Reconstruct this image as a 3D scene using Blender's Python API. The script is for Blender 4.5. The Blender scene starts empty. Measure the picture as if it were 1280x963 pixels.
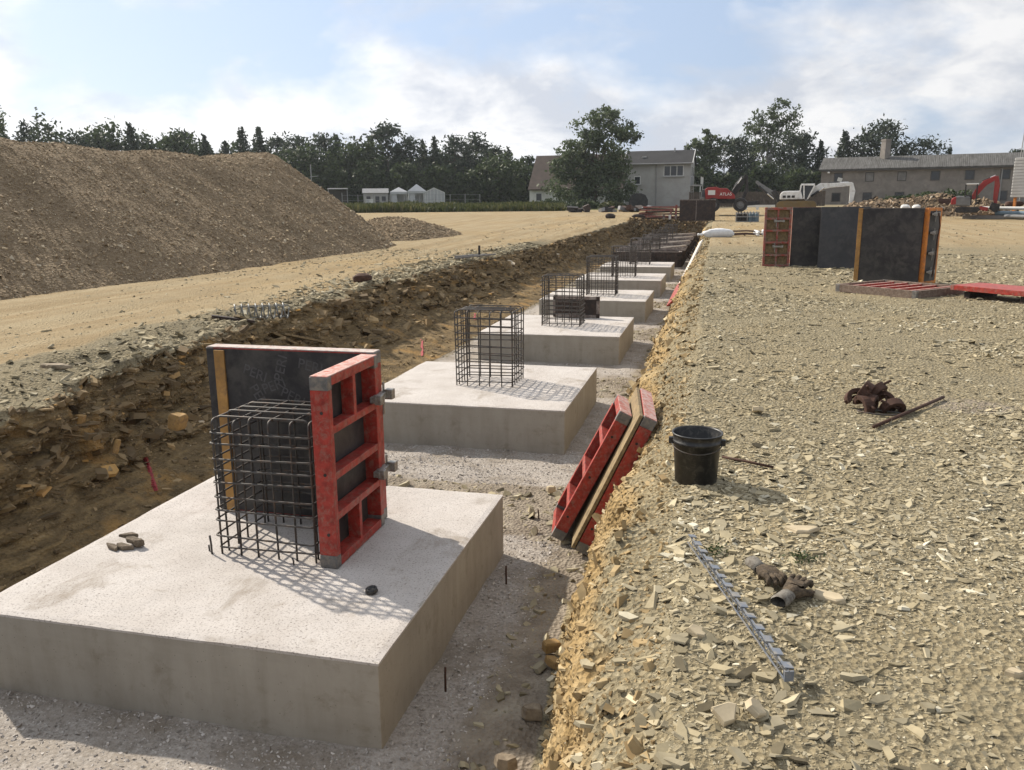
import bpy, math, random
import numpy as np
from mathutils import Matrix, Vector, Euler

random.seed(7)
RNG = np.random.default_rng(11)
SC = bpy.context.scene
COL = SC.collection
R = math.radians
NX, NY = np.newaxis, None

# ------------------------------------------------------------------ camera
CZ = 1.65
F_PX, PITCH, YAW, ROLL = 1030.36, 0.217154, 0.242859, -0.008755
_c, _s = math.cos(YAW), math.sin(YAW)
_R0 = Vector((_c, _s, 0))
_F0 = Vector((-_s * math.cos(PITCH), _c * math.cos(PITCH), -math.sin(PITCH)))
_U0 = Vector((-_s * math.sin(PITCH), _c * math.sin(PITCH), math.cos(PITCH)))
_cr, _sr = math.cos(ROLL), math.sin(ROLL)
CR = _cr * _R0 + _sr * _U0
CU = -_sr * _R0 + _cr * _U0
cam_d = bpy.data.cameras.new('camera')
cam = bpy.data.objects.new('camera', cam_d)
COL.objects.link(cam)
m = Matrix.Identity(4)
for i in range(3):
    m[i][0], m[i][1], m[i][2] = CR[i], CU[i], -_F0[i]
m[2][3] = CZ
cam.matrix_world = m
cam_d.sensor_width = 36
cam_d.lens = 36 * F_PX / 1280
cam_d.clip_start = 0.05
cam_d.clip_end = 5000
SC.camera = cam


def ray(px, py):
    d = _F0 * F_PX + CR * (px - 640) - CU * (py - 481.5)
    return d


def at(px, py, z=0.0):
    """survey of the photograph: the point of height z seen at this place"""
    d = ray(px, py)
    t = (z - CZ) / d.z
    return Vector((d.x * t, d.y * t, z))


def far(px, rng, py=None):
    """point at horizontal range rng on the bearing of px, standing on the ground"""
    d = ray(px, 255 if py is None else py)
    h = math.hypot(d.x, d.y)
    x, y = d.x / h * rng, d.y / h * rng
    z = rise(x, y) if py is None else CZ + d.z / h * rng
    return Vector((x, y, z))


def bearing(px):
    d = ray(px, 255)
    return math.atan2(d.y, d.x) - math.pi / 2      # rotation that turns local +y away from the viewer


# ------------------------------------------------------------------ noise
def _hash(ix, iy, iz, seed):
    with np.errstate(over='ignore'):
        h = (ix.astype(np.int64) * 374761393 + iy.astype(np.int64) * 668265263 +
             iz.astype(np.int64) * 2147483647 + seed * 974634777) & 0xffffffff
        h = ((h ^ (h >> 13)) * 1274126177) & 0xffffffff
        h = (h ^ (h >> 16)) * 2246822519 & 0xffffffff
        h = h ^ (h >> 15)
    return (h & 0xffffff) / float(0xffffff)


def noise(x, y, z=0.0, seed=0):
    x, y, z = np.broadcast_arrays(np.asarray(x, float), np.asarray(y, float), np.asarray(z, float))
    ix, iy, iz = np.floor(x), np.floor(y), np.floor(z)
    fx, fy, fz = x - ix, y - iy, z - iz
    fx, fy, fz = [f * f * (3 - 2 * f) for f in (fx, fy, fz)]
    out = 0
    for a in (0, 1):
        wx = fx if a else 1 - fx
        for b in (0, 1):
            wy = fy if b else 1 - fy
            for c in (0, 1):
                wz = fz if c else 1 - fz
                out = out + wx * wy * wz * _hash(ix + a, iy + b, iz + c, seed)
    return out * 2 - 1


def fbm(x, y, z=0.0, octs=4, seed=0):
    a, f, o = 1.0, 1.0, 0
    for k in range(octs):
        o = o + a * noise(np.asarray(x) * f, np.asarray(y) * f, np.asarray(z) * f, seed + k)
        a *= 0.5
        f *= 2.03
    return o / 1.9


def sstep(a, b, x):
    t = np.clip((np.asarray(x, float) - a) / (b - a), 0, 1)
    return t * t * (3 - 2 * t)


# ------------------------------------------------------------------ materials
def _setin(nt, node, k, v):
    s = node.inputs[k]
    if isinstance(v, bpy.types.NodeSocket):
        nt.links.new(v, s)
    elif isinstance(v, (tuple, list)) and len(v) == 3 and s.type == 'RGBA':
        s.default_value = (*v, 1)
    else:
        s.default_value = v


class NT:
    def __init__(self, name):
        self.m = bpy.data.materials.new(name)
        self.m.use_nodes = True
        self.nt = self.m.node_tree
        self.nt.nodes.clear()
        self.out = self.nt.nodes.new('ShaderNodeOutputMaterial')
        self.geo = self.nt.nodes.new('ShaderNodeTexCoord').outputs['Object']

    def n(self, t, out=0, props=None, **ins):
        nd = self.nt.nodes.new('ShaderNode' + t)
        for k, v in (props or {}).items():
            setattr(nd, k, v)
        for k, v in ins.items():
            key = int(k[1:]) if k[0] == 'i' and k[1:].isdigit() else k.replace('_', ' ')
            _setin(self.nt, nd, key, v)
        return nd.outputs[out]

    def noise(self, scale, detail=4, rough=0.55, vec=None, dist=0.0):
        return self.n('TexNoise', Vector=vec or self.geo, Scale=scale, Detail=detail, Roughness=rough, Distortion=dist)

    def vor(self, scale, out='Distance', vec=None, feature='F1', rnd=1.0):
        return self.n('TexVoronoi', out, {'feature': feature}, Vector=vec or self.geo, Scale=scale, Randomness=rnd)

    def ramp(self, fac, stops):
        nd = self.nt.nodes.new('ShaderNodeValToRGB')
        e = nd.color_ramp.elements
        while len(e) < len(stops):
            e.new(0.5)
        for el, (p, c) in zip(e, stops):
            el.position = p
            el.color = (*c, 1) if isinstance(c, (tuple, list)) else (c, c, c, 1)
        _setin(self.nt, nd, 0, fac)
        return nd.outputs[0]

    def mix(self, fac, a, b, mode='MIX'):
        nd = self.nt.nodes.new('ShaderNodeMixRGB')
        nd.blend_type = mode
        _setin(self.nt, nd, 0, fac)
        _setin(self.nt, nd, 1, a)
        _setin(self.nt, nd, 2, b)
        return nd.outputs[0]

    def math(self, op, a, b=0.0):
        nd = self.nt.nodes.new('ShaderNodeMath')
        nd.operation = op
        _setin(self.nt, nd, 0, a)
        _setin(self.nt, nd, 1, b)
        return nd.outputs[0]

    def attr(self, name, out='Fac'):
        nd = self.nt.nodes.new('ShaderNodeAttribute')
        nd.attribute_name = name
        return nd.outputs[out]

    def done(self, color, rough=0.9, metal=0.0, height=None, bump=0.3, dist=0.02, spec=0.3, trans=None):
        p = self.nt.nodes.new('ShaderNodeBsdfPrincipled')
        _setin(self.nt, p, 'Base Color', color)
        _setin(self.nt, p, 'Roughness', rough)
        _setin(self.nt, p, 'Metallic', metal)
        p.inputs['Specular IOR Level'].default_value = spec
        if height is not None:
            b = self.nt.nodes.new('ShaderNodeBump')
            b.inputs['Strength'].default_value = bump
            b.inputs['Distance'].default_value = dist
            _setin(self.nt, b, 'Height', height)
            self.nt.links.new(b.outputs[0], p.inputs['Normal'])
        sh = p.outputs[0]
        if trans is not None:
            t = self.nt.nodes.new('ShaderNodeBsdfTranslucent')
            _setin(self.nt, t, 'Color', trans)
            mx = self.nt.nodes.new('ShaderNodeMixShader')
            mx.inputs[0].default_value = 0.3
            self.nt.links.new(sh, mx.inputs[1])
            self.nt.links.new(t.outputs[0], mx.inputs[2])
            sh = mx.outputs[0]
        self.nt.links.new(sh, self.out.inputs[0])
        return self.m


def simple(name, col, rough=0.7, metal=0.0, var=0.35, scale=9.0, dirt=None, dirt_amt=0.45, bump=0.15, spec=0.35):
    """paint / plastic / wood with mottling and optional patches of dirt or wear"""
    t = NT(name)
    n1 = t.noise(scale, 5, 0.6)
    dark = tuple(c * (1 - var) for c in col)
    lite = tuple(min(1, c * (1 + var * 0.6)) for c in col)
    c = t.ramp(n1, [(0.3, dark), (0.7, lite)])
    if dirt:
        n2 = t.noise(scale * 1.7, 7, 0.68, dist=0.4)
        f = t.ramp(n2, [(0.5 - 0.12 * dirt_amt, 0.0), (0.74 - 0.2 * dirt_amt, 0.9)])
        c = t.mix(f, c, dirt)
    return t.done(c, rough, metal, height=t.noise(scale * 6, 4), bump=bump, dist=0.004, spec=spec)


M = {}
# ------------------------------------------------------------------ mesh builder
class MB:
    def __init__(self):
        self.v, self.f = [], []

    def _add(self, vs, fs):
        o = len(self.v)
        self.v += [tuple(p) for p in vs]
        self.f += [tuple(i + o for i in f) for f in fs]
        return self

    def box(self, c, s, rot=(0, 0, 0)):
        e = Euler(rot).to_matrix()
        vs = []
        for z in (-.5, .5):
            for (x, y) in ((-.5, -.5), (.5, -.5), (.5, .5), (-.5, .5)):
                vs.append(Vector(c) + e @ Vector((x * s[0], y * s[1], z * s[2])))
        return self._add(vs, [(3, 2, 1, 0), (4, 5, 6, 7), (0, 1, 5, 4), (1, 2, 6, 5), (2, 3, 7, 6), (3, 0, 4, 7)])

    def bar(self, a, b, w, h=None, up=(0, 0, 1)):
        a, b = Vector(a), Vector(b)
        d = (b - a).normalized()
        up = Vector(up)
        if abs(d.dot(up)) > 0.98:
            up = Vector((0, 1, 0))
        s = d.cross(up).normalized()
        u = s.cross(d).normalized()
        h = h or w
        vs = []
        for p in (a, b):
            for (i, j) in ((-.5, -.5), (.5, -.5), (.5, .5), (-.5, .5)):
                vs.append(p + s * (i * w) + u * (j * h))
        return self._add(vs, [(0, 1, 2, 3), (7, 6, 5, 4), (0, 4, 5, 1), (1, 5, 6, 2), (2, 6, 7, 3), (3, 7, 4, 0)])

    def prism(self, poly, a, b, plane='xz'):
        n = len(poly)
        def mk(p, d):
            return (p[0], d, p[1]) if plane == 'xz' else ((d, p[0], p[1]) if plane == 'yz' else (p[0], p[1], d))
        vs = [mk(p, a) for p in poly] + [mk(p, b) for p in poly]
        fs = [tuple(range(n))[::-1], tuple(range(n, 2 * n))]
        fs += [(i, (i + 1) % n, n + (i + 1) % n, n + i) for i in range(n)]
        return self._add(vs, fs)

    def tube(self, pts, r, n=6, closed=False, radii=None):
        pts = [Vector(p) for p in pts]
        k = len(pts)
        vs, fs = [], []
        ref = None
        for i, p in enumerate(pts):
            if closed:
                d = pts[(i + 1) % k] - pts[i - 1]
            else:
                d = pts[min(i + 1, k - 1)] - pts[max(i - 1, 0)]
            d.normalize()
            if ref is None:
                ref = Vector((0, 0, 1)) if abs(d.z) < 0.9 else Vector((1, 0, 0))
            u = (ref - d * ref.dot(d))
            if u.length < 1e-5:
                u = d.orthogonal()
            u.normalize()
            ref = u
            w = d.cross(u)
            rr = radii[i] if radii else r
            for j in range(n):
                a = 2 * math.pi * j / n
                vs.append(p + (u * math.cos(a) + w * math.sin(a)) * rr)
        for i in range(k if closed else k - 1):
            i2 = (i + 1) % k
            for j in range(n):
                j2 = (j + 1) % n
                fs.append((i * n + j, i * n + j2, i2 * n + j2, i2 * n + j))
        if not closed:
            fs.append(tuple(range(n))[::-1])
            fs.append(tuple((k - 1) * n + j for j in range(n)))
        return self._add(vs, fs)

    def lathe(self, prof, n=24, c=(0, 0, 0), axis='z', closed=False):
        vs, fs = [], []
        for (r, h) in prof:
            for j in range(n):
                a = 2 * math.pi * j / n
                p = (r * math.cos(a), r * math.sin(a), h)
                if axis == 'y':
                    p = (p[0], p[2], p[1])
                if axis == 'x':
                    p = (p[2], p[0], p[1])
                vs.append((p[0] + c[0], p[1] + c[1], p[2] + c[2]))
        k = len(prof)
        for i in range(k - 1):
            for j in range(n):
                j2 = (j + 1) % n
                fs.append((i * n + j, i * n + j2, (i + 1) * n + j2, (i + 1) * n + j))
        if closed:
            fs.append(tuple(range(n))[::-1])
            fs.append(tuple((k - 1) * n + j for j in range(n)))
        return self._add(vs, fs)

    def build(self, name, mat, parent=None, bevel=0.0, smooth=False, loc=None, rot=None):
        me = bpy.data.meshes.new(name)
        me.from_pydata(self.v, [], self.f)
        me.update()
        bm_fix(me)
        o = bpy.data.objects.new(name, me)
        COL.objects.link(o)
        if mat:
            me.materials.append(M[mat] if isinstance(mat, str) else mat)
        if parent:
            o.parent = parent
        if loc is not None:
            o.location = loc
        if rot is not None:
            o.rotation_euler = rot
        if bevel:
            b = o.modifiers.new('bevel', 'BEVEL')
            b.width = bevel
            b.segments = 2
            b.limit_method = 'ANGLE'
        if smooth:
            me.polygons.foreach_set('use_smooth', [True] * len(me.polygons))
        return o


def bm_fix(me):
    import bmesh
    bm = bmesh.new()
    bm.from_mesh(me)
    bmesh.ops.recalc_face_normals(bm, faces=bm.faces)
    bm.to_mesh(me)
    bm.free()


def np_mesh(name, V, loops, sizes, mat, smooth=False, attrs=None, parent=None):
    """fast mesh from numpy arrays"""
    me = bpy.data.meshes.new(name)
    V = np.ascontiguousarray(V, dtype=np.float32)
    me.vertices.add(len(V))
    me.vertices.foreach_set('co', V.ravel())
    me.loops.add(len(loops))
    me.loops.foreach_set('vertex_index', np.ascontiguousarray(loops, dtype=np.int32))
    st = np.concatenate([[0], np.cumsum(sizes)[:-1]]).astype(np.int32)
    me.polygons.add(len(sizes))
    me.polygons.foreach_set('loop_start', st)
    me.polygons.foreach_set('use_smooth', np.full(len(sizes), bool(smooth)))
    for k, a in (attrs or {}).items():
        at_ = me.attributes.new(k, 'FLOAT', 'POINT')
        at_.data.foreach_set('value', np.ascontiguousarray(a, dtype=np.float32))
    me.update(calc_edges=True)
    me.validate()
    o = bpy.data.objects.new(name, me)
    COL.objects.link(o)
    me.materials.append(M[mat] if isinstance(mat, str) else mat)
    if parent:
        o.parent = parent
    return o


def tag(o, label=None, cat=None, group=None, kind=None):
    if label:
        o['label'] = label
    if cat:
        o['category'] = cat
    if group:
        o['group'] = group
    if kind:
        o['kind'] = kind
    return o


def thing(name, label, cat, loc=(0, 0, 0), rz=0.0, group=None, rot=None):
    o = bpy.data.objects.new(name, None)
    o.empty_display_size = 0.2
    COL.objects.link(o)
    o.location = loc
    o.rotation_euler = rot if rot is not None else (0, 0, rz)
    return tag(o, label, cat, group)


def copy_tree(o, parent=None):
    c = o.copy()
    COL.objects.link(c)
    if parent:
        c.parent = parent
    for ch in list(o.children):
        copy_tree(ch, c)
    return c


def text_part(s, size, mat, parent, loc, rot, name='lettering', depth=0.002):
    cu = bpy.data.curves.new(name, 'FONT')
    cu.body = s
    cu.size = size
    cu.extrude = depth
    cu.align_x = 'CENTER'
    cu.align_y = 'CENTER'
    tmp = bpy.data.objects.new(name + '_curve', cu)
    COL.objects.link(tmp)
    dg = bpy.context.evaluated_depsgraph_get()
    me = bpy.data.meshes.new_from_object(tmp.evaluated_get(dg))
    bpy.data.objects.remove(tmp)
    me.name = name
    me.materials.clear()
    me.materials.append(M[mat])
    o = bpy.data.objects.new(name, me)
    COL.objects.link(o)
    o.parent = parent
    o.location = loc
    o.rotation_euler = rot
    return o
# ------------------------------------------------------------------ light and sky
SUN_AZ, SUN_EL = R(152), R(36)         # azimuth counter-clockwise from +X
sv = Vector((math.cos(SUN_AZ) * math.cos(SUN_EL), math.sin(SUN_AZ) * math.cos(SUN_EL), math.sin(SUN_EL)))
sd = bpy.data.lights.new('sun', 'SUN')
sd.energy = 5.0
sd.angle = R(0.9)
sd.color = (1.0, 0.91, 0.78)
so = bpy.data.objects.new('sun', sd)
COL.objects.link(so)
so.rotation_euler = sv.to_track_quat('Z', 'Y').to_euler()
so.location = sv * 60

w = bpy.data.worlds.new('World')
SC.world = w
w.use_nodes = True
nt = w.node_tree
nt.nodes.clear()
wo = nt.nodes.new('ShaderNodeOutputWorld')
bg = nt.nodes.new('ShaderNodeBackground')
bg.inputs[1].default_value = 0.1
nt.links.new(bg.outputs[0], wo.inputs[0])
sky = nt.nodes.new('ShaderNodeTexSky')
sky.sky_type = 'NISHITA'
sky.sun_disc = False
sky.sun_elevation = SUN_EL
sky.sun_rotation = math.pi / 2 - SUN_AZ
sky.altitude = 300
sky.air_density = 1.0
sky.dust_density = 1.6
sky.ozone_density = 1.0


def wn(t, props=None, **ins):
    nd = nt.nodes.new('ShaderNode' + t)
    for k, v in (props or {}).items():
        setattr(nd, k, v)
    for k, v in ins.items():
        key = int(k[1:]) if k[0] == 'i' and k[1:].isdigit() else k.replace('_', ' ')
        _setin(nt, nd, key, v)
    return nd


tc = wn('TexCoord').outputs['Generated']
sep = wn('SeparateXYZ', i0=tc)
zz = wn('Math', {'operation': 'MAXIMUM'}, i0=sep.outputs[2], i1=0.0)
den = wn('Math', {'operation': 'ADD'}, i0=zz.outputs[0], i1=0.42)
px_ = wn('Math', {'operation': 'DIVIDE'}, i0=sep.outputs[0], i1=den.outputs[0])
py_ = wn('Math', {'operation': 'DIVIDE'}, i0=sep.outputs[1], i1=den.outputs[0])
cv = wn('CombineXYZ', i0=px_.outputs[0], i1=py_.outputs[0], i2=SKY_SEED if 'SKY_SEED' in globals() else 2.3)
n_big = wn('TexNoise', Vector=cv.outputs[0], Scale=1.55, Detail=10.0, Roughness=0.56, Distortion=0.35)
n_shape = wn('TexNoise', Vector=cv.outputs[0], Scale=3.8, Detail=9.0, Roughness=0.6, Distortion=0.2)
msk = wn('ValToRGB')
_setin(nt, msk, 0, n_big.outputs[0])
e = msk.color_ramp.elements
e[0].position, e[0].color = 0.375, (0, 0, 0, 1)
e[1].position, e[1].color = 0.50, (1, 1, 1, 1)
# more cloud ahead (+Y) than behind
fwd = wn('MapRange', i0=sep.outputs[1], i1=-0.6, i2=0.5, i3=0.6, i4=1.0)
mk2 = wn('Math', {'operation': 'MULTIPLY'}, i0=msk.outputs[0], i1=fwd.outputs[0])
ccol = wn('ValToRGB')
_setin(nt, ccol, 0, n_shape.outputs[0])
e = ccol.color_ramp.elements
e[0].position, e[0].color = 0.41, (4.7, 5.0, 5.6, 1)
e[1].position, e[1].color = 0.60, (7.3, 7.3, 7.35, 1)
# pale veil over the blue
vcol = wn('MixRGB', i1=(5.0, 5.35, 5.9, 1), i2=(3.75, 4.6, 6.1, 1))
vf = wn('MapRange', i0=sep.outputs[1], i1=-0.3, i2=0.5, i3=0.0, i4=1.0)
nt.links.new(vf.outputs[0], vcol.inputs[0])
veil = wn('MixRGB', i0=0.62, i1=sky.outputs[0], i2=vcol.outputs[0])
veil_back = wn('MapRange', i0=sep.outputs[1], i1=-0.5, i2=0.4, i3=0.72, i4=0.76)
nt.links.new(veil_back.outputs[0], veil.inputs[0])
cl = wn('MixRGB', i0=mk2.outputs[0], i1=veil.outputs[0], i2=ccol.outputs[0])
# the sky brightens towards the sun
dt = wn('VectorMath', {'operation': 'DOT_PRODUCT'}, i0=tc, i1=tuple(sv))
gl = wn('MapRange', {'interpolation_type': 'SMOOTHSTEP'}, i0=dt.outputs['Value'], i1=0.15, i2=1.0, i3=0.94, i4=1.22)
glow = wn('VectorMath', {'operation': 'SCALE'}, i0=cl.outputs[0])
nt.links.new(gl.outputs[0], glow.inputs['Scale'])
nt.links.new(glow.outputs[0], bg.inputs[0])

SC.view_settings.view_transform = 'Standard'
SC.view_settings.look = 'None'
SC.view_settings.exposure = 0.42
SC.view_settings.gamma = 1.0
SC.view_settings.use_curve_mapping = False
SC.cycles.max_bounces = 6
SC.cycles.diffuse_bounces = 3
SC.cycles.glossy_bounces = 2
SC.cycles.transparent_max_bounces = 4

# ------------------------------------------------------------------ material library
def stone_mat(name, stops, rough=0.9, mott=14.0, bump=0.5):
    t = NT(name)
    c = t.ramp(t.attr('tint'), stops)
    n = t.noise(mott, 6, 0.62)
    c = t.mix(0.55, c, t.ramp(n, [(0.3, 0.45), (0.68, 0.95)]), 'MULTIPLY')
    c = t.mix(1.0, c, (1.35, 1.35, 1.35), 'MULTIPLY')
    return t.done(c, rough, height=t.noise(mott * 4, 5), bump=bump * .5, dist=0.004, spec=0.15)


M['shale'] = stone_mat('shale chips', [(0.0, (.085, .072, .048)), (0.22, (.215, .182, .115)), (0.36, (.22, .193, .135)), (0.5, (.30, .253, .16)), (0.62, (.295, .262, .185)), (0.76, (.37, .315, .205)), (0.9, (.40, .37, .285)), (1.0, (.52, .48, .37))])
M['heap_stone'] = stone_mat('heap gravel', [(0.0, (.14, .102, .064)), (0.5, (.26, .20, .13)), (0.85, (.325, .265, .18)), (1.0, (.40, .345, .26))], mott=8)
M['wall_stone'] = stone_mat('banded shale', [(0.0, (.075, .054, .032)), (0.45, (.18, .13, .072)), (0.8, (.29, .21, .112)), (0.93, (.42, .24, .075)), (1.0, (.45, .38, .28))], mott=7)
M['bank_stone'] = stone_mat('ochre clods', [(0.0, (.14, .095, .045)), (0.5, (.30, .22, .115)), (0.85, (.39, .315, .19)), (1.0, (.45, .40, .29))], mott=10)
M['pad_stone'] = stone_mat('limestone grit', [(0.0, (.19, .17, .15)), (0.5, (.36, .33, .30)), (1.0, (.50, .47, .44))], mott=20)
M['rubble_stone'] = stone_mat('demolition rubble', [(0.0, (.085, .062, .042)), (0.5, (.19, .14, .092)), (0.8, (.27, .20, .13)), (1.0, (.42, .38, .32))], mott=4)


def ground_mat():
    t = NT('site ground')
    vec = t.geo
    warp = t.noise(3.0, 4, 0.6)
    big = t.noise(0.35, 5, 0.6)
    mid = t.noise(2.2, 6, 0.62)
    fine = t.noise(45, 5, 0.7)
    c1 = t.vor(34, 'Color')
    c2 = t.vor(85, 'Color')
    d1 = t.vor(34, 'Distance')
    cell = t.n('SeparateColor', 0, None, i0=c1)
    cell2 = t.n('SeparateColor', 1, None, i0=c2)
    # gravel of shale chips
    g = t.ramp(cell, [(0.0, (.10, .082, .052)), (0.35, (.20, .168, .105)), (0.8, (.305, .258, .165)), (1.0, (.41, .36, .25))])
    g2 = t.ramp(cell2, [(0.0, (.10, .084, .054)), (0.5, (.23, .193, .12)), (1.0, (.37, .318, .21))])
    g = t.mix(0.5, g, g2)
    g = t.mix(t.ramp(mid, [(0.42, 0.0), (0.7, 0.55)]), g, (.20, .175, .12))
    g = t.mix(t.ramp(big, [(0.45, 0.0), (0.65, 0.45)]), g, (.315, .25, .145))
    # compacted sandy haul road
    rd = t.ramp(t.noise(1.2, 7, 0.65), [(0.3, (.285, .222, .130)), (0.7, (.39, .317, .198))])
    rd = t.mix(0.3, rd, t.ramp(t.noise(60, 4, 0.7), [(0.3, (.24, .182, .105)), (0.7, (.41, .338, .222))]))
    mpr = t.n('Mapping', 0, None, Vector=vec, Scale=(1.5, .10, 1))
    rd = t.mix(t.ramp(t.noise(1.6, 6, 0.62, vec=mpr), [(0.40, 0.0), (0.62, 0.9)]), rd, (.27, .20, .11))
    rd = t.mix(t.ramp(t.noise(.16, 5, 0.6), [(0.5, 0.0), (0.7, 0.5)]), rd, (.36, .25, .115))
    # rock wall
    mp = t.n('Mapping', 0, None, Vector=vec, Scale=(2.0, 2.0, 16.0))
    st = t.noise(1.5, 7, 0.65, vec=mp, dist=0.6)
    wl = t.ramp(st, [(0.28, (.065, .047, .026)), (0.5, (.165, .118, .062)), (0.66, (.26, .185, .092)), (0.8, (.34, .265, .16))])
    och = t.ramp(t.noise(1.6, 5, 0.6), [(0.54, 0.0), (0.68, 0.85)])
    wl = t.mix(och, wl, (.33, .20, .075))
    # ochre right bank
    bk = t.ramp(t.noise(5.0, 7, 0.68), [(0.28, (.17, .115, .05)), (0.5, (.34, .24, .115)), (0.72, (.44, .345, .20))])
    # trench floor
    fl = t.ramp(t.noise(4.0, 7, 0.65), [(0.3, (.16, .13, .10)), (0.55, (.27, .23, .18)), (0.75, (.36, .32, .25))])
    pd = t.ramp(t.noise(38, 5, 0.72), [(0.3, (.19, .168, .142)), (0.5, (.35, .315, .28)), (0.75, (.47, .44, .40))])
    pd = t.mix(t.ramp(t.noise(2.0, 5, 0.6), [(0.46, 0.0), (0.66, 0.85)]), pd, (.22, .185, .145))
    gr = t.ramp(t.noise(1.0, 6, 0.7), [(0.3, (.045, .06, .02)), (0.7, (.12, .12, .045))])
    edge = t.math('MULTIPLY', t.math('SUBTRACT', t.noise(6.0, 5, 0.65), 0.5), 0.7)
    def soft(nm):
        a = t.math('ADD', t.attr(nm), edge)
        return t.ramp(a, [(0.36, 0.0), (0.62, 1.0)])
    g = t.mix(t.math('MULTIPLY', t.attr('crest'), .6), g, t.mix(0.5, (.19, .155, .095), t.ramp(cell, [(0.0, (.08, .07, .045)), (1.0, (.24, .21, .14))])))
    c = t.mix(soft('road'), g, rd)
    c = t.mix(soft('wall'), c, wl)
    c = t.mix(soft('bank'), c, bk)
    c = t.mix(soft('floor'), c, fl)
    c = t.mix(soft('pad'), c, pd)
    c = t.mix(soft('grass'), c, gr)
    h = t.math('ADD', t.math('MULTIPLY', d1, t.math('SUBTRACT', 0.9, t.math('MULTIPLY', t.attr('pad'), .75))), t.math('MULTIPLY', fine, 0.5))
    h = t.math('ADD', h, t.math('MULTIPLY', st, t.attr('wall')))
    return t.done(c, 0.95, height=h, bump=0.9, dist=0.03, spec=0.12)


M['ground'] = ground_mat()


def heap_mat():
    t = NT('heap soil')
    c = t.ramp(t.vor(16, 'Color'), [(0.0, (.085, .06, .038)), (0.6, (.20, .15, .095)), (1.0, (.31, .25, .175))])
    c = t.mix(0.5, c, t.ramp(t.noise(1.1, 7, 0.65), [(0.3, (.15, .11, .068)), (0.7, (.275, .21, .135))]))
    return t.done(c, 0.95, height=t.vor(16), bump=0.8, dist=0.05, spec=0.1)


M['heap'] = heap_mat()


def concrete(name, top):
    t = NT(name)
    if top:
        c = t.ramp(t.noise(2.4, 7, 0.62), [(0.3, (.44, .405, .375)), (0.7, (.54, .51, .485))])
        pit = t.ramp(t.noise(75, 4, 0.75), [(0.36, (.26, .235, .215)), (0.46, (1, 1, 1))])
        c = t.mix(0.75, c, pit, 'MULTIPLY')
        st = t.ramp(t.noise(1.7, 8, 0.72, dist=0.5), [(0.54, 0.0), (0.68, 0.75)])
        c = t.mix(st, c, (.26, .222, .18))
        h = t.math('ADD', t.noise(75, 4, 0.75), t.math('MULTIPLY', t.noise(260, 3, 0.7), 0.6))
        return t.done(c, 0.92, height=h, bump=0.55, dist=0.008, spec=0.15)
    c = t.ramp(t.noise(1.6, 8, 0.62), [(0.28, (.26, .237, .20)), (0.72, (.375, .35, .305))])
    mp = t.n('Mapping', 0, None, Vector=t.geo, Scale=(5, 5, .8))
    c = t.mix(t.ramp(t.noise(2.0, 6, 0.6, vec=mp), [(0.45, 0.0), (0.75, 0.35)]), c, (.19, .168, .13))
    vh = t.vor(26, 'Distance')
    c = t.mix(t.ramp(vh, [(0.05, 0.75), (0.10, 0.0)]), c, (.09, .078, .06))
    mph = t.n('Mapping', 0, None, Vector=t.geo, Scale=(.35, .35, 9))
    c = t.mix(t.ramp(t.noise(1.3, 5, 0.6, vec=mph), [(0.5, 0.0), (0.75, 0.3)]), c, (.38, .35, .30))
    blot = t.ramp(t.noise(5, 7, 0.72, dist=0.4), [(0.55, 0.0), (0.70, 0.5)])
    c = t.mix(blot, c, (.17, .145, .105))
    return t.done(c, 0.8, height=t.noise(30, 5, 0.6), bump=0.12, dist=0.005, spec=0.3)


M['concrete_top'] = concrete('concrete laitance top', True)
M['concrete_side'] = concrete('formed concrete side', False)
M['rebar'] = simple('reinforcing steel', (.082, .078, .074), 0.6, 0.35, .4, 14, (.115, .068, .042), .15)
M['rebar_grey'] = simple('galvanised wire', (.20, .205, .20), 0.45, 0.5, .25, 20)
M['red'] = simple('red form paint', (.32, .034, .024), 0.5, 0, .45, 15, (.24, .13, .10), .2)
M['red_worn'] = simple('worn red form paint', (.30, .055, .04), 0.65, 0, .4, 6, (.22, .17, .14), .7)
M['red_dust'] = simple('cement dusted red steel', (.50, .36, .32), 0.85, 0, .3, 12, (.40, .09, .06), .55)
M['steel_grey'] = simple('bare grey steel', (.15, .15, .15), 0.5, 0.4, .35, 12, (.25, .22, .19), .5)
M['clamp'] = simple('galvanised clamp', (.33, .33, .31), 0.45, 0.6, .35, 16, (.20, .17, .14), .6)
M['ply'] = simple('black film plywood', (.026, .025, .027), 0.5, 0, .4, 3, (.065, .06, .055), .55, spec=0.4)
M['ply_print'] = simple('grey print on plywood', (.085, .083, .085), 0.6, 0, .3, 8)
M['ply_grey'] = simple('grey film plywood', (.040, .042, .048), 0.5, 0, .3, 2.5, (.07, .068, .07), .4, spec=0.4)
M['ply_edge'] = simple('plywood edge', (.26, .19, .10), 0.8, 0, .3, 12, (.12, .09, .05), .5)
M['timber'] = simple('ochre shuttering timber', (.38, .21, .065), 0.75, 0, .35, 6, (.22, .13, .06), .4)
M['orange'] = simple('orange form paint', (.62, .22, .035), 0.5, 0, .3, 6, (.35, .13, .05), .5)
M['cement_crust'] = simple('cement crust', (.47, .43, .40), 0.9, 0, .25, 14, (.33, .16, .13), .3)
M['panel_edge'] = simple('dirty panel edge', (.155, .11, .085), 0.85, 0, .4, 12, (.25, .20, .16), .35)
M['white_wood'] = simple('bleached board', (.55, .50, .44), 0.8, 0, .25, 5)
M['bucket'] = simple('black plastic', (.012, .012, .013), 0.42, 0, .3, 16, (.085, .08, .07), .05, bump=.05, spec=.45)
M['rust'] = simple('rusted cast iron', (.082, .042, .029), 0.85, 0.1, .5, 18, (.055, .03, .022), .6)
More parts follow.
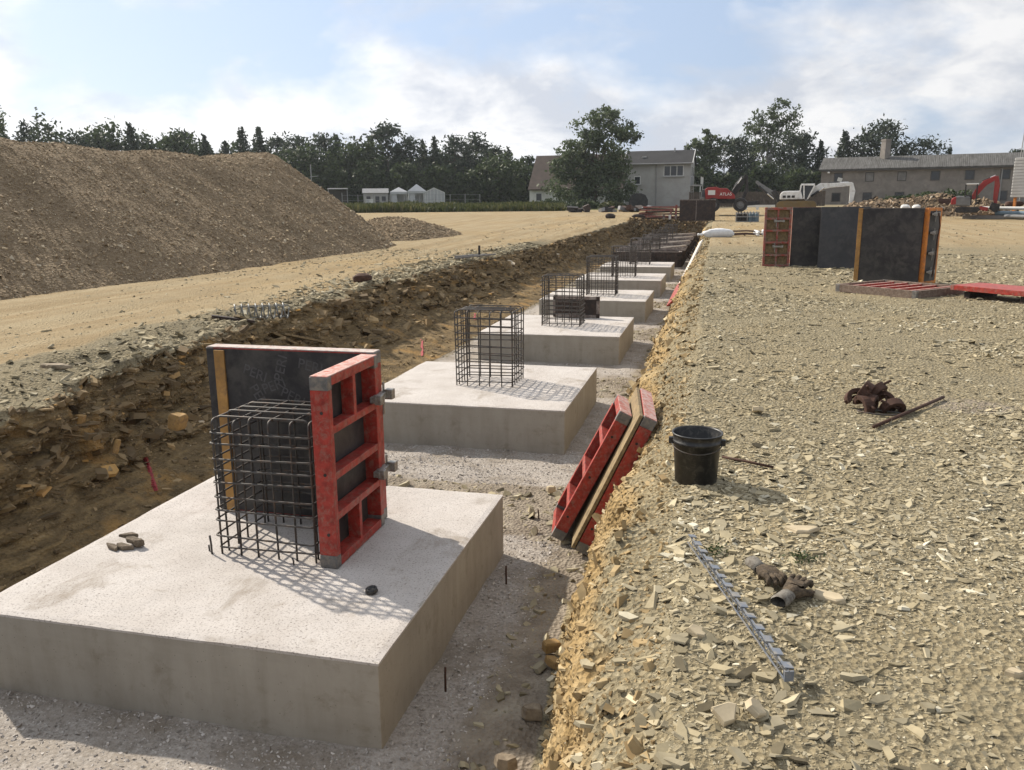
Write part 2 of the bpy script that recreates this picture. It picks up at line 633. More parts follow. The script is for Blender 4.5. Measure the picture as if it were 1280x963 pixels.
M['rust_dark'] = simple('dark rusty form steel', (.036, .028, .025), 0.8, 0.1, .4, 4, (.085, .055, .042), .4)
M['rusty_beam'] = simple('dusty formwork beam', (.15, .115, .10), 0.8, 0, .4, 6, (.33, .29, .26), .6)
M['spacer'] = simple('blue grey plastic', (.155, .175, .21), 0.5, 0, .2, 12, (.30, .27, .22), .35)
M['glove'] = simple('dirty work glove', (.115, .085, .055), 0.95, 0, .55, 30, (.045, .034, .024), .8, bump=.8)
M['glove_cuff'] = simple('grey glove cuff', (.19, .175, .15), 0.9, 0, .35, 30, (.08, .065, .05), .5, bump=.4)
M['slab'] = stone_mat('pale shale slab', [(0.0, (.40, .335, .23)), (1.0, (.40, .335, .23))], mott=6)
M['slab_ochre'] = simple('ochre rock', (.36, .225, .085), 0.9, 0, .4, 9, (.22, .14, .07), .5, bump=.5)
M['piece_brown'] = simple('dark brown shale', (.115, .088, .062), 0.9, 0, .45, 14, (.20, .16, .115), .5, bump=.5)
M['slab_brown'] = simple('brown grey rock', (.21, .165, .115), 0.9, 0, .4, 9, (.30, .25, .18), .5, bump=.5)
M['paint_red'] = simple('red marking paint', (.30, .045, .05), 0.8, 0, .4, 20)
M['sack'] = simple('white plastic sack', (.68, .69, .70), 0.45, 0, .15, 6)
M['plaster_grey'] = simple('grey render', (.36, .358, .35), 0.9, 0, .14, .6, (.31, .30, .285), .5)
M['plaster_white'] = simple('white render', (.66, .655, .635), 0.9, 0, .12, .8, (.5, .49, .46), .4)
M['plaster_brown'] = simple('weathered brown grey render', (.215, .195, .175), 0.95, 0, .2, .7, (.16, .145, .13), .6)
M['window'] = simple('dark window glass', (.022, .025, .03), 0.12, 0, .3, .6, spec=.5)
M['window_board'] = simple('boarded window', (.17, .165, .16), 0.8, 0, .3, 1.5)
M['frame_white'] = simple('white window frame', (.62, .62, .60), 0.6, 0, .1, 2)
M['frame_dark'] = simple('dark frame', (.06, .055, .05), 0.7, 0, .2, 2)
M['pipe_grey'] = simple('zinc pipe', (.26, .26, .26), 0.5, .3, .2, 3)
M['exc_white'] = simple('white machine paint', (.80, .80, .78), 0.4, 0, .10, 2, (.5, .47, .43), .25)
M['exc_red'] = simple('red machine paint', (.27, .02, .02), 0.45, 0, .25, 2, (.25, .06, .04), .25)
M['exc_black'] = simple('black machine steel', (.022, .022, .022), 0.6, .1, .4, 3, (.06, .05, .045), .4)
M['exc_yellow'] = simple('yellow undercarriage', (.17, .115, .04), 0.6, 0, .3, 2, (.15, .11, .06), .6)
M['exc_grey'] = simple('grey machine steel', (.17, .17, .17), 0.55, .1, .3, 3)
M['chrome'] = simple('hydraulic rod', (.6, .6, .6), 0.25, .8, .1, 3)
M['blue'] = simple('blue plastic', (.13, .185, .225), 0.55, 0, .3, 3)
M['bark'] = simple('bark', (.085, .065, .05), 0.95, 0, .4, 3)
M['birch_bark'] = simple('birch bark', (.42, .41, .38), 0.9, 0, .3, 4, (.06, .055, .05), .5)
M['lettering'] = simple('white lettering', (.75, .74, .72), 0.6, 0, .05, 3)


def tile_mat(name, a, b, sx, sz, rot=0):
    t = NT(name)
    mp = t.n('Mapping', 0, None, Vector=t.geo, Scale=(sx, sx, sz))
    wv = t.n('TexWave', 0, {'wave_type': 'BANDS', 'bands_direction': 'Z'}, Vector=t.geo, Scale=sz, Distortion=0.4)
    wx = t.n('TexWave', 0, {'wave_type': 'BANDS', 'bands_direction': 'X'}, Vector=t.geo, Scale=sx, Distortion=0.2)
    c = t.ramp(t.noise(1.1, 7, 0.68), [(0.3, a), (0.7, b)])
    c = t.mix(0.3, c, t.ramp(wv, [(0.0, 0.3), (0.4, 1.0)]), 'MULTIPLY')
    c = t.mix(0.2, c, t.ramp(wx, [(0.0, 0.3), (0.4, 1.0)]), 'MULTIPLY')
    return t.done(c, 0.85, height=t.math('ADD', wv, wx), bump=0.4, dist=0.05)


M['roof_brown'] = tile_mat('brown tiles', (.055, .040, .033), (.10, .074, .062), 3.0, 4.0)
M['roof_dark'] = tile_mat('dark slates', (.020, .020, .022), (.040, .040, .043), 3.0, 4.5)


def corrugated():
    t = NT('corrugated fibre cement')
    wv = t.n('TexWave', 0, {'wave_type': 'BANDS', 'bands_direction': 'X'}, Vector=t.geo, Scale=1.6, Distortion=0.0)
    c = t.ramp(t.noise(0.5, 7, 0.7), [(0.3, (.040, .038, .035)), (0.7, (.088, .085, .08))])
    mp = t.n('Mapping', 0, None, Vector=t.geo, Scale=(2.2, .25, .25))
    c = t.mix(t.ramp(t.noise(2.0, 5, 0.7, vec=mp), [(0.42, 0.0), (0.65, 0.7)]), c, (.135, .133, .128))
    return t.done(c, 0.9, height=wv, bump=0.5, dist=0.05)


M['roof_corr'] = corrugated()


def leaf_mat(name, a, b, c_, tr=0.5):
    t = NT(name)
    col = t.ramp(t.attr('tint'), [(0.0, a), (0.55, b), (1.0, c_)])
    return t.done(col, 0.6, spec=0.25, trans=col)


M['needle'] = leaf_mat('conifer needles', (.020, .030, .020), (.038, .054, .034), (.064, .084, .052))
M['leaf'] = leaf_mat('broad leaves', (.028, .042, .020), (.052, .074, .030), (.088, .115, .048))
M['leaf_pale'] = leaf_mat('pale willow leaves', (.045, .064, .032), (.092, .122, .060), (.165, .20, .11))
M['grass'] = leaf_mat('dry grass', (.035, .048, .014), (.075, .085, .026), (.16, .145, .065))
# ------------------------------------------------------------------ terrain
Z_FLOOR = -1.221
Z_TOP = -0.700                         # top of the footings
FX0, FX1 = -4.27, -1.635               # footing sides
FY0, FSP, FL = 3.625, 5.5, 2.63        # first footing front, spacing, length
N_FOOT, N_FORM = 6, 4
Y_END = 60.0


def rise(x, y):
    r = np.hypot(np.asarray(x, float), np.asarray(y, float))
    v = np.interp(r, [0, 33, 57, 66, 82, 120, 160, 300, 4000], [0, 0, .36, .62, .82, 1.2, 1.4, 1.6, 1.6])
    return float(v) if np.ndim(v) == 0 else v


def lipL(y):
    return np.interp(y, [-8, 4, 5.2, 6.8, 9.3, 11.7, 17, 26, 40, 62], [-5.75, -5.75, -5.85, -6.15, -6.65, -6.98, -7.35, -7.3, -6.85, -6.2])


def lipR(y):
    return np.interp(y, [-8, 2, 3.5, 5.5, 9, 12, 23, 40, 62], [-.08, -.10, -.14, -.16, -.18, -.22, -.29, -.34, -.4])


def depth_y(y):
    return sstep(-7, -5.5, y) * (1 - sstep(Y_END - 0.4, Y_END + 1.0, y))


def cols():
    """profile stations: (a, b, t): x = a + b*lipL-part ..., given as list of (segment, u)"""
    st = []
    for x in (-440, -330, -250, -160, -110, -80, -62, -50, -41, -34, -29, -25, -22, -19.5, -17.5, -16):
        st.append(('L', x))
    for x in np.arange(-15, -9.01, .25):
        st.append(('L', x))
    for u in np.linspace(0, 1, 40)[1:]:
        st.append(('S', u))              # gravel strip from x=-9 to the lip
    for u in np.linspace(0, 1, 64)[1:]:
        st.append(('WL', u))
    for u in np.linspace(0, 1, 62)[1:-1]:
        st.append(('F', u))
    for u in np.linspace(0, 1, 52)[0:]:
        st.append(('WR', u))
    for u in np.linspace(0, 1, 60)[1:]:
        st.append(('T', u))              # lip to x=3
    for x in np.arange(3.2, 9, .22):
        st.append(('L', x))
    for x in (9.6, 10.4, 11.4, 12.6, 14, 16, 18.5, 22, 26, 31, 38, 48, 62, 80, 110, 160, 250, 340, 440):
        st.append(('L', x))
    return st


ys = np.concatenate([np.arange(-8, 1.5, .3), np.arange(1.5, 8, .045), np.arange(8, 14, .075), np.arange(14, 26, .14),
                     np.arange(26, 64, .32), np.array([64.5, 66, 68, 70, 72.5, 75, 78, 81, 85, 89, 93, 98, 104, 110, 118, 128, 140, 160, 190, 240, 300, 370, 440])])
ST = cols()
ny, nc = len(ys), len(ST)
WLP_T = np.array([0, .08, .25, .5, .66, .78, 1.0])


def wall_left(u, y):
    """from the lip to the foot of the left wall: horizontal fraction and depth fraction"""
    px = np.interp(u, [0, .10, .34, .56, .74, 1.0], [0, .06, .17, .32, .56, 1.0])
    pz = np.interp(u, [0, .10, .34, .56, .74, 1.0], [.07, .13, .40, .66, .84, 1.0])
    return px, pz


def wall_right(u, y):
    px = np.interp(u, [0, .14, .42, .66, .84, 1.0], [0, .14, .28, .46, .70, 1.0])
    pz = np.interp(u, [0, .14, .42, .66, .84, 1.0], [1.0, .86, .45, .20, .07, 0.02])
    return px, pz


Y = np.repeat(ys[:, None], nc, 1)
X = np.zeros((ny, nc))
Z = np.zeros((ny, nc))
A = {k: np.zeros((ny, nc)) for k in ('road', 'wall', 'bank', 'floor', 'pad', 'grass', 'crest')}
ll, lr = lipL(ys), lipR(ys)
footL = -5.12 + 0.10 * noise(ys * .7, 3.3)
footR = np.interp(ys, [-8, 2, 4, 5.5, 6.0, 7.7, 8.6, 13, 62], [-.66, -.68, -.78, -.96, -.74, -.74, -1.05, -1.10, -1.12]) + 0.06 * noise(ys * .9, 8.1)
for j, (k, u) in enumerate(ST):
    if k == 'L':
        X[:, j] = u
    elif k == 'S':
        X[:, j] = -9 + (ll + 9) * u
        Z[:, j] = -0.10 * u ** 3
        A['crest'][:, j] = sstep(.42, .75, u)
    elif k == 'WL':
        a, b = wall_left(u, ys)
        X[:, j] = ll + (footL - ll) * a
        Z[:, j] = Z_FLOOR * b
        A['wall'][:, j] = sstep(0.0, 0.12, u)
    elif k == 'F':
        X[:, j] = footL + (footR - footL) * u
        Z[:, j] = Z_FLOOR
        A['floor'][:, j] = 1
    elif k == 'WR':
        a, b = wall_right(u, ys)
        X[:, j] = footR + (lr - footR) * a
        Z[:, j] = Z_FLOOR * b
        A['bank'][:, j] = sstep(-.05, .10, u) * (1 - sstep(.52, .95, u))
    else:
        X[:, j] = lr + (3 - lr) * u ** 1.15
dep = np.clip(Z / Z_FLOOR, 0, 1)
isw = np.array([1.0 if k in ('WL',) else 0 for k, u in ST])[None, :] * np.ones((ny, 1))
isr = np.array([1.0 if k in ('WR',) else 0 for k, u in ST])[None, :] * np.ones((ny, 1))
uw = np.array([u if k in ('WL', 'WR') else 0 for k, u in ST])[None, :] * np.ones((ny, 1))
# ledges and broken beds in the left wall
win = isw * np.clip(np.minimum(uw / .06, (1 - uw) / .10), 0, 1)
bed = Z * 9 + 0.9 * noise(X * .8, Y * .45, 0, 5) + .15 * Y
ledge = np.floor(bed)
led = _hash(ledge, np.floor(Y * 1.6 + 3.1 * _hash(ledge, ledge * 0, ledge * 0, 2)), ledge * 0, 9) - .5
led2 = _hash(ledge, np.floor(Y * 4.6 + 7.7 * _hash(ledge, ledge * 0, ledge * 0, 4)), ledge * 0, 19) - .5
talus = sstep(.62, .78, uw)
X += win * (1 - .85 * talus) * (.19 * led + .09 * led2)
X += win * (.16 * fbm(Y * 1.1, Z * 1.5, 2.2, 4, 31) + .05 * fbm(Y * 6, Z * 7, 1.1, 3, 37))
Z += win * .05 * fbm(Y * 5, X * 5, 0, 3, 41)
# clods in the right bank
wir = isr * np.clip(np.minimum(uw / .08, (1.0 - uw) / .14), 0, 1)
wir = wir * (1 - .75 * sstep(5.7, 6.1, Y) * (1 - sstep(7.6, 8.0, Y)))
wir = wir * (1 - .7 * sstep(22.5, 23.5, Y) * (1 - sstep(33, 34, Y)))
X += wir * (.20 * fbm(Y * 1.7, Z * 1.5, 5.5, 4, 51) + .10 * fbm(Y * 7, Z * 6, 7.7, 4, 53))
Z += wir * (.07 * fbm(Y * 3.3, X * 4, 3.3, 4, 57) + .03 * fbm(Y * 13, X * 13, 1.3, 2, 58))
# limestone pad round every footing, raised
pad = np.zeros_like(X)
for i in range(N_FOOT + N_FORM):
    y0 = FY0 + FSP * i
    e1 = .10 * noise(X * 2, Y * 2, i, 61)
    p = sstep(y0 - 1.35, y0 - 1.0, Y + e1) * (1 - sstep(y0 + FL + .15, y0 + FL + .5, Y + e1))
    p = p * (1 - sstep(-1.35, -1.05, X + e1)) * sstep(-5.2, -4.8, X + e1)
    pad = np.maximum(pad, p)
infl = np.array([1.0 if k == 'F' else 0 for k, u in ST])[None, :]
pad = np.maximum(pad, (1 - sstep(3.2, 3.5, Y)) * (1 - sstep(-1.3, -1.0, X)) * sstep(-5.2, -4.8, X)) * infl
dY = depth_y(Y)
A['pad'] = pad * (1 - .42 * sstep(-1.60, -1.40, X))
Z += pad * (.07 + .03 * fbm(X * 4, Y * 4, 0, 3, 67)) * (1 - sstep(9, 6, np.zeros_like(X)))
Z += infl * .035 * fbm(X * 3, Y * 3, 0, 4, 71)
Z = Z * dY
onflat = 1 - np.clip(isw + isr + infl, 0, 1)
near = 1 - sstep(30, 60, np.hypot(X, Y))
Z += onflat * near * (.018 * fbm(X * 1.3, Y * 1.3, 0, 4, 73) + .02 * fbm(X * .4, Y * .4, 0, 2, 75) + .012 * fbm(X * 7, Y * 7, 0, 2, 77))
# slumped crest along the left lip
strip = np.array([u if k == 'S' else 0 for k, u in ST])[None, :]
Z += np.clip(strip * 3 - 1.2, 0, 1) * dY * (.10 * fbm(X * 1.6, Y * 1.3, 0, 4, 79) + .02)
# wheel ruts in the haul road
for xr in (-9.6, -11.3):
    Z += -.07 * np.exp(-((X - xr - .25 * np.sin(Y * .21)) / .22) ** 2) * (Y > 0) * (Y < 60)
Z += rise(X, Y) * (1 - dep * dY)
roadn = .35 * noise(X * .7, Y * .5, 0, 81)
A['road'] = sstep(-7.2, -8.1, X + roadn + .02 * np.clip(Y - 10, 0, 40) * 0) * sstep(-15.5, -13.5, X + roadn) * (Y < 75)
farn = 3 * noise(X * .12, Y * .12, 0, 83)
A['road'] = np.maximum(A['road'], .72 * sstep(26, 40, Y + farn) * (1 - infl) * (1 - isw) * (1 - isr))
A['wall'] = np.maximum(A['wall'], sstep(Y_END - .8, Y_END - .3, Y) * (1 - sstep(Y_END + .8, Y_END + 1.3, Y)) * sstep(.02, .2, dep))
A['road'] = np.clip(A['road'] - sstep(90, 100, np.hypot(X, Y)) * 1.0, 0, 1)
A['grass'] = np.where(X < -8, sstep(84, 90, np.hypot(X, Y) + farn * .6), sstep(120, 135, np.hypot(X, Y) + farn))
for k in ('wall', 'bank', 'floor', 'pad'):
    A[k] = A[k] * dY
q_ = at(1212, 508, 0)
A['floor'] = np.maximum(A['floor'], .8 * np.exp(-((X - q_.x) / .42) ** 2 - ((Y - q_.y) / .35) ** 2))
V = np.stack([X, Y, Z], -1).reshape(-1, 3)
ii, jj = np.meshgrid(np.arange(ny - 1), np.arange(nc - 1), indexing='ij')
q = np.stack([ii * nc + jj, ii * nc + jj + 1, (ii + 1) * nc + jj + 1, (ii + 1) * nc + jj], -1).reshape(-1, 4)
ground = np_mesh('ground', V, q.ravel(), np.full(len(q), 4), 'ground', True, {k: a.ravel() for k, a in A.items()})
tag(ground, kind='structure')
GX, GY, GZ = X, Y, Z


def ground_z(x, y):
    """height of the built ground (bilinear lookup on the nearest row)"""
    x, y = np.atleast_1d(np.asarray(x, float)), np.atleast_1d(np.asarray(y, float))
    out = np.zeros_like(x)
    ri = np.clip(np.searchsorted(ys, y) - 1, 0, ny - 2)
    f = np.clip((y - ys[ri]) / (ys[ri + 1] - ys[ri]), 0, 1)
    order = np.argsort(ri, kind='stable')
    b = 0
    ro = ri[order]
    cuts = np.flatnonzero(np.diff(ro)) + 1
    for seg in np.split(order, cuts):
        r0 = ri[seg[0]]
        z0 = np.interp(x[seg], np.maximum.accumulate(GX[r0]), GZ[r0])
        z1 = np.interp(x[seg], np.maximum.accumulate(GX[r0 + 1]), GZ[r0 + 1])
        out[seg] = z0 * (1 - f[seg]) + z1 * f[seg]
    return out


def gz(x, y):
    return float(ground_z(x, y)[0])


# ------------------------------------------------------------------ stones
def stones(name, P, size, thick, mat, tint, tilt=0.25, nrm=None, parent=None, elong=1.7):
    """angular flat stones, one closed polygon plate each, all in one mesh"""
    n = len(P)
    K = 5
    ang = (np.arange(K)[None, :] + RNG.uniform(-.46, .46, (n, K))) * 2 * np.pi / K
    rad = RNG.uniform(.55, 1.2, (n, K))
    el = RNG.uniform(1.0, elong, (n, 1))
    rx, ry = np.cos(ang) * rad * el, np.sin(ang) * rad / el
    ins = RNG.uniform(.86, 1.0, (n, K))
    th = (thick * RNG.uniform(.6, 1.4, n))[:, None]
    slope = RNG.uniform(-.35, .35, (n, 2))
    bx, by, bz = rx, ry, -th * .7 * np.ones((n, K))
    sx = RNG.uniform(-.12, .12, (n, 1))
    tx, ty = rx * ins + sx, ry * ins + sx
    tz = th * (.55 + slope[:, :1] * tx + slope[:, 1:] * ty + RNG.uniform(-.12, .12, (n, K)))
    L = np.stack([np.concatenate([bx, tx], 1), np.concatenate([by, ty], 1), np.concatenate([bz, tz], 1)], -1) * size[:, None, None]
    a, b_, g = RNG.uniform(0, 2 * np.pi, n), RNG.normal(0, tilt, n), RNG.normal(0, tilt, n)
    ca, sa, cb, sb, cg, sg = np.cos(a), np.sin(a), np.cos(b_), np.sin(b_), np.cos(g), np.sin(g)
    x, y, z = L[..., 0], L[..., 1], L[..., 2]
    x, y = x * ca[:, None] - y * sa[:, None], x * sa[:, None] + y * ca[:, None]
    y, z = y * cb[:, None] - z * sb[:, None], y * sb[:, None] + z * cb[:, None]
    x, z = x * cg[:, None] + z * sg[:, None], -x * sg[:, None] + z * cg[:, None]
    W = np.stack([x, y, z], -1)
    if nrm is not None:                              # lay the plates on a slope
        up = nrm / np.linalg.norm(nrm, axis=1, keepdims=True)
        t1 = np.cross(np.array([[0, 1, 0]]), up)
        t1 /= np.linalg.norm(t1, axis=1, keepdims=True) + 1e-9
        t2 = np.cross(up, t1)
        W = W[..., :1] * t1[:, None] + W[..., 1:2] * t2[:, None] + W[..., 2:] * up[:, None]
    W = W + P[:, None, :]
    base = (np.arange(n) * 2 * K)[:, None]
    top = np.arange(K, 2 * K)[None, :] + base
    k = np.arange(K)
    side = np.stack([k, (k + 1) % K, K + (k + 1) % K, K + k], -1).reshape(1, -1) + base
    loops = np.concatenate([top, side], 1).ravel()
    sizes = np.tile(np.array([K] + [4] * K), n)
    return np_mesh(name, W.reshape(-1, 3), loops, sizes, mat, False, {'tint': np.repeat(tint, 2 * K)}, parent)


def powsize(n, lo, hi, p=2.2):
    u = RNG.uniform(0, 1, n)
    a, b = lo ** (1 - p), hi ** (1 - p)
    return (a + (b - a) * u) ** (1 / (1 - p))


def rand_xy(n, x0, x1, y0, y1):
    return RNG.uniform(x0, x1, n), RNG.uniform(y0, y1, n)


# right-hand ground: chips get coarser (and sparser) with distance
bx, by, bs = [], [], []
for (n, x0, x1, y0, y1, lo, hi) in ((42000, -.5, 2.6, 1.6, 4.0, .0042, .036), (60000, -.5, 4.2, 4.0, 8.0, .0055, .04),
                                    (48000, -.4, 7.5, 8.0, 15.0, .009, .05), (30000, -.4, 13, 15, 28, .016, .065)):
    x, y = rand_xy(n, x0, x1, y0, y1)
    keep = x > lipR(y) - .05
    # chips lie in drifts
    keep &= RNG.uniform(0, 1, n) < .60 + .95 * fbm(x * .9, y * .9, 0, 4, 91)
    x, y = x[keep], y[keep]
    bx.append(x); by.append(y); bs.append(powsize(len(x), lo, hi, 3.1) * np.clip(1.05 + .9 * fbm(x * .7, y * .7, 3.3, 3, 92), .6, 1.9))
# a band of bigger broken slabs along the near lip, as in the photograph
x, y = rand_xy(420, -.45, 1.2, 1.9, 3.5)
keep = RNG.uniform(0, 1, 420) < np.exp(-((x - .1) / .5) ** 2) * .8
bx.append(x[keep]); by.append(y[keep]); bs.append(RNG.uniform(.015, .045, keep.sum()))
x, y = np.concatenate(bx), np.concatenate(by)
s = np.concatenate(bs)
P = np.stack([x, y, ground_z(x, y) + s * .16], -1)
t_ = np.clip(.5 + .20 * RNG.normal(size=len(x)) + .18 * fbm(x * .8, y * .8, 0, 3, 93), 0, 1)
tag(stones('shale_gravel', P, s, RNG.uniform(.10, .30, len(s)), 'shale', t_, .24), 'loose flat olive grey shale chips covering the ground right of the trench', 'gravel', kind='stuff')

# left strip
x, y = rand_xy(46000, -9.2, -5.6, 4.0, 34)
keep = (x < lipL(y) + .02) & (RNG.uniform(0, 1, len(x)) < np.clip(.95 - (lipL(y) - x) / 1.3, .025, 1))
x, y = x[keep], y[keep]
s = powsize(len(x), .010, .075, 2.7) * np.clip(.7 + y / 22, .8, 1.7)
P = np.stack([x, y, ground_z(x, y) + s * .12], -1)
t_ = np.clip(.42 + .2 * RNG.normal(size=len(x)), 0, 1)
tag(stones('crest_gravel', P, s, RNG.uniform(.12, .34, len(s)), 'shale', t_, .3), 'loose grey shale plates along the left crest of the trench', 'gravel', kind='stuff')


# pebbles strewn over the haul road and the sandy yard
x1, y1 = rand_xy(5200, -12.2, -7.6, 6, 30)
x2, y2 = rand_xy(5200, -12, 16, 28, 66)
k2 = (x2 < lipL(y2) - .2) | (x2 > lipR(y2) + .2)
x, y = np.concatenate([x1, x2[k2]]), np.concatenate([y1, y2[k2]])
kp = RNG.uniform(0, 1, len(x)) < .45 + .9 * fbm(x * .6, y * .4, 0, 3, 97)
x, y = x[kp], y[kp]
s = powsize(len(x), .010, .05, 2.6) * np.clip(.5 + y / 28, .7, 1.9)
tag(stones('road_pebbles', np.stack([x, y, ground_z(x, y) + s * .1], -1), s, RNG.uniform(.2, .5, len(s)), 'shale', np.clip(.42 + .22 * RNG.normal(size=len(s)), 0, 1), .3), 'small stones strewn over the sandy haul road and yard', 'pebbles', kind='stuff')


# broken rock standing out of the left wall
def on_wall(n, cols_idx, y0, y1, xlo, xhi):
    rows = np.flatnonzero((ys > y0) & (ys < y1))
    # choose rows evenly in y
    yy = RNG.uniform(y0, y1, n)
    r = np.clip(np.searchsorted(ys, yy), 1, ny - 2)
    c = RNG.integers(cols_idx[0], cols_idx[-1], n)
    p = np.stack([GX[r, c], GY[r, c], GZ[r, c]], -1)
    return p, r, c


WLc = [j for j, (k, u) in enumerate(ST) if k == 'WL']
WRc = [j for j, (k, u) in enumerate(ST) if k == 'WR']
Fc = [j for j, (k, u) in enumerate(ST) if k == 'F']
p1, r1, c1 = on_wall(9000, WLc, 3.5, 13, 0, 0)
p2, r2, c2 = on_wall(9000, WLc, 13, 45, 0, 0)
P = np.concatenate([p1, p2])
uu = (np.concatenate([c1, c2]) - WLc[0]) / len(WLc)
s = np.concatenate([powsize(len(p1), .011, .125, 2.3), powsize(len(p2), .025, .17, 2.3)]) * np.where(uu > .68, .55, 1.0)
keep = RNG.uniform(0, 1, len(P)) < np.where(uu > .70, .42, .72)
P, s, uu = P[keep], s[keep], uu[keep]
t_ = np.clip(.42 + .22 * RNG.normal(size=len(P)) + .2 * fbm(P[:, 1] * .9, P[:, 2] * 2, 0, 3, 95), 0, 1)
tag(stones('wall_rock', P, s, RNG.uniform(.13, .5, len(s)), 'wall_stone', t_, .30), 'broken brown and ochre shale beds sticking out of the left trench wall', 'rock face', kind='stuff')

# clods on the right bank
p1, r1, c1 = on_wall(15000, WRc, 1.6, 9, 0, 0)
p2, r2, c2 = on_wall(9000, WRc, 9, 50, 0, 0)
P = np.concatenate([p1, p2])
s = np.concatenate([powsize(len(p1), .005, .045, 2.9), powsize(len(p2), .014, .08, 2.7)])
t_ = np.clip(.5 + .22 * RNG.normal(size=len(P)), 0, 1)
tag(stones('bank_rubble', P, s, RNG.uniform(.25, .7, len(s)), 'bank_stone', t_, .6), 'crumbly ochre clods and chips on the right bank of the trench', 'rubble', kind='stuff')

x, y = rand_xy(2600, -6.2, -.5, Y_END - .5, Y_END + 1.2)
s = powsize(len(x), .04, .16, 2.4)
tag(stones('end_rubble', np.stack([x, y, ground_z(x, y) + s * .1], -1), s, RNG.uniform(.3, .7, len(s)), 'wall_stone', np.clip(.4 + .22 * RNG.normal(size=len(s)), 0, 1), .6), 'brown rubble sloping down at the far end of the trench', 'rubble', kind='stuff')

# rubble on the trench floor between the pads
yy = RNG.uniform(2, 40, 14000)
r = np.clip(np.searchsorted(ys, yy), 1, ny - 2)
c = RNG.integers(Fc[0], Fc[-1], len(yy))
pv = A['pad'].reshape(ny, nc)[r, c]
P = np.stack([GX[r, c], GY[r, c], GZ[r, c]], -1) + RNG.normal(0, .03, (len(yy), 3)) * np.array([1, 1, 0])
infoot = np.zeros(len(P), bool)
for i in range(N_FOOT + N_FORM):
    y0 = FY0 + FSP * i
    infoot |= (P[:, 0] > FX0 - .02) & (P[:, 0] < FX1 + .02) & (P[:, 1] > y0 - .02) & (P[:, 1] < y0 + FL + .02)
k1 = (~infoot) & (pv < .5)
k2 = (~infoot) & (pv >= .5)
s = powsize(k1.sum(), .014, .07, 2.4)
tag(stones('floor_rubble', P[k1], s, np.full(len(s), .4), 'shale', np.clip(.4 + .2 * RNG.normal(size=len(s)), 0, 1), .35), 'olive shale rubble on the trench floor between the footings', 'rubble', kind='stuff')
s = powsize(k2.sum(), .007, .022, 2.4)
yy = RNG.uniform(1.8, 9.2, 60000)
r = np.clip(np.searchsorted(ys, yy), 1, ny - 2)
c = RNG.integers(Fc[0], Fc[-1], len(yy))
pv = pad.reshape(ny, nc)[r, c]
Pg = np.stack([GX[r, c], GY[r, c], GZ[r, c]], -1)
off = RNG.normal(0, .035, (len(yy), 2))
Pg[:, :2] += off
Pg[:, 2] = ground_z(Pg[:, 0], Pg[:, 1])
inf2 = np.zeros(len(Pg), bool)
for i in range(2):
    y0 = FY0 + FSP * i
    inf2 |= (Pg[:, 0] > FX0 - .01) & (Pg[:, 0] < FX1 + .01) & (Pg[:, 1] > y0 - .01) & (Pg[:, 1] < y0 + FL + .01)
ok_ = (~inf2) & (pv > .4) & (RNG.uniform(0, 1, len(yy)) < .5 + .6 * fbm(Pg[:, 0] * 2, Pg[:, 1] * 2, 0, 3, 99))
Pg = Pg[ok_]
sg = powsize(len(Pg), .0045, .016, 2.6)
tag(stones('fine_grit', Pg, sg, RNG.uniform(.4, .8, len(sg)), 'pad_stone', np.clip(.42 + .26 * RNG.normal(size=len(sg)), 0, 1), .6), 'fine pale grit spread round the nearest two footings', 'grit', kind='stuff')
tag(stones('limestone_grit', P[k2], s, np.full(len(s), .6), 'pad_stone', np.clip(.5 + .25 * RNG.normal(size=len(s)), 0, 1), .6), 'pale limestone grit of the pads under the footings', 'grit', kind='stuff')


# ------------------------------------------------------------------ big gravel heap
def heap(name, hf, x0, x1, y0, y1, res, mat):
    gx, gy = np.arange(x0, x1, res), np.arange(y0, y1, res)
    HX, HY = np.meshgrid(gx, gy, indexing='ij')
    HZ = hf(HX, HY)
    HZ = HZ + rise(HX, HY) - .06
    a, b = HX.shape
    V = np.stack([HX, HY, HZ], -1).reshape(-1, 3)
    i, j = np.meshgrid(np.arange(a - 1), np.arange(b - 1), indexing='ij')
    q = np.stack([i * b + j, (i + 1) * b + j, (i + 1) * b + j + 1, i * b + j + 1], -1).reshape(-1, 4)
    h0 = (HZ - rise(HX, HY)).ravel()
    keep = (h0[q] > -.05).any(1)
    q = q[keep]
    used = np.unique(q)
    mp = np.full(len(V), -1)
    mp[used] = np.arange(len(used))
    return np_mesh(name, V[used], mp[q].ravel(), np.full(len(q), 4), mat, True)


def hz_big(x, y):
    # flank rises away from the haul road; the crest line undulates and drops off at the far end
    foot = -12.35 + .35 * noise(y * .22, 1.7, 0, 101) + .12 * noise(y * .9, 2.2, 0, 102)
    d = (foot - x)
    crest = np.interp(y, [2, 9, 14, 17, 20, 24, 27, 30, 34], [3.2, 3.3, 3.36, 3.42, 3.32, 3.32, 3.38, 3.62, 3.8]) + .16 * noise(y * .45, 4.4, 0, 103)
    slope = d * .66
    end = (32.8 + 1.3 * (-13 - x) - y + .5 * noise(x * .4, 7.7, 0, 105)) / 1.64 * .86
    near_end = (y + 2.0) * .7
    h = np.minimum(np.minimum(slope, crest), np.minimum(end, near_end))
    k = .20                                           # rounded crest
    top = np.minimum(np.minimum(end, near_end), crest)
    h = -k * np.log(np.exp(-slope / k) + np.exp(-top / k))
    back = (x + 25.3) * .66
    h = np.minimum(h, back)
    h = h + (.13 * fbm(x * .5 , y * .9, 0, 4, 107) - .10 * np.abs(noise(y * .75 + .2 * x, 3.1, 0, 108)) + .05) * sstep(0, .8, h) + .03 * fbm(x * 4, y * 4, 0, 3, 109)
    return np.maximum(h, -.1)


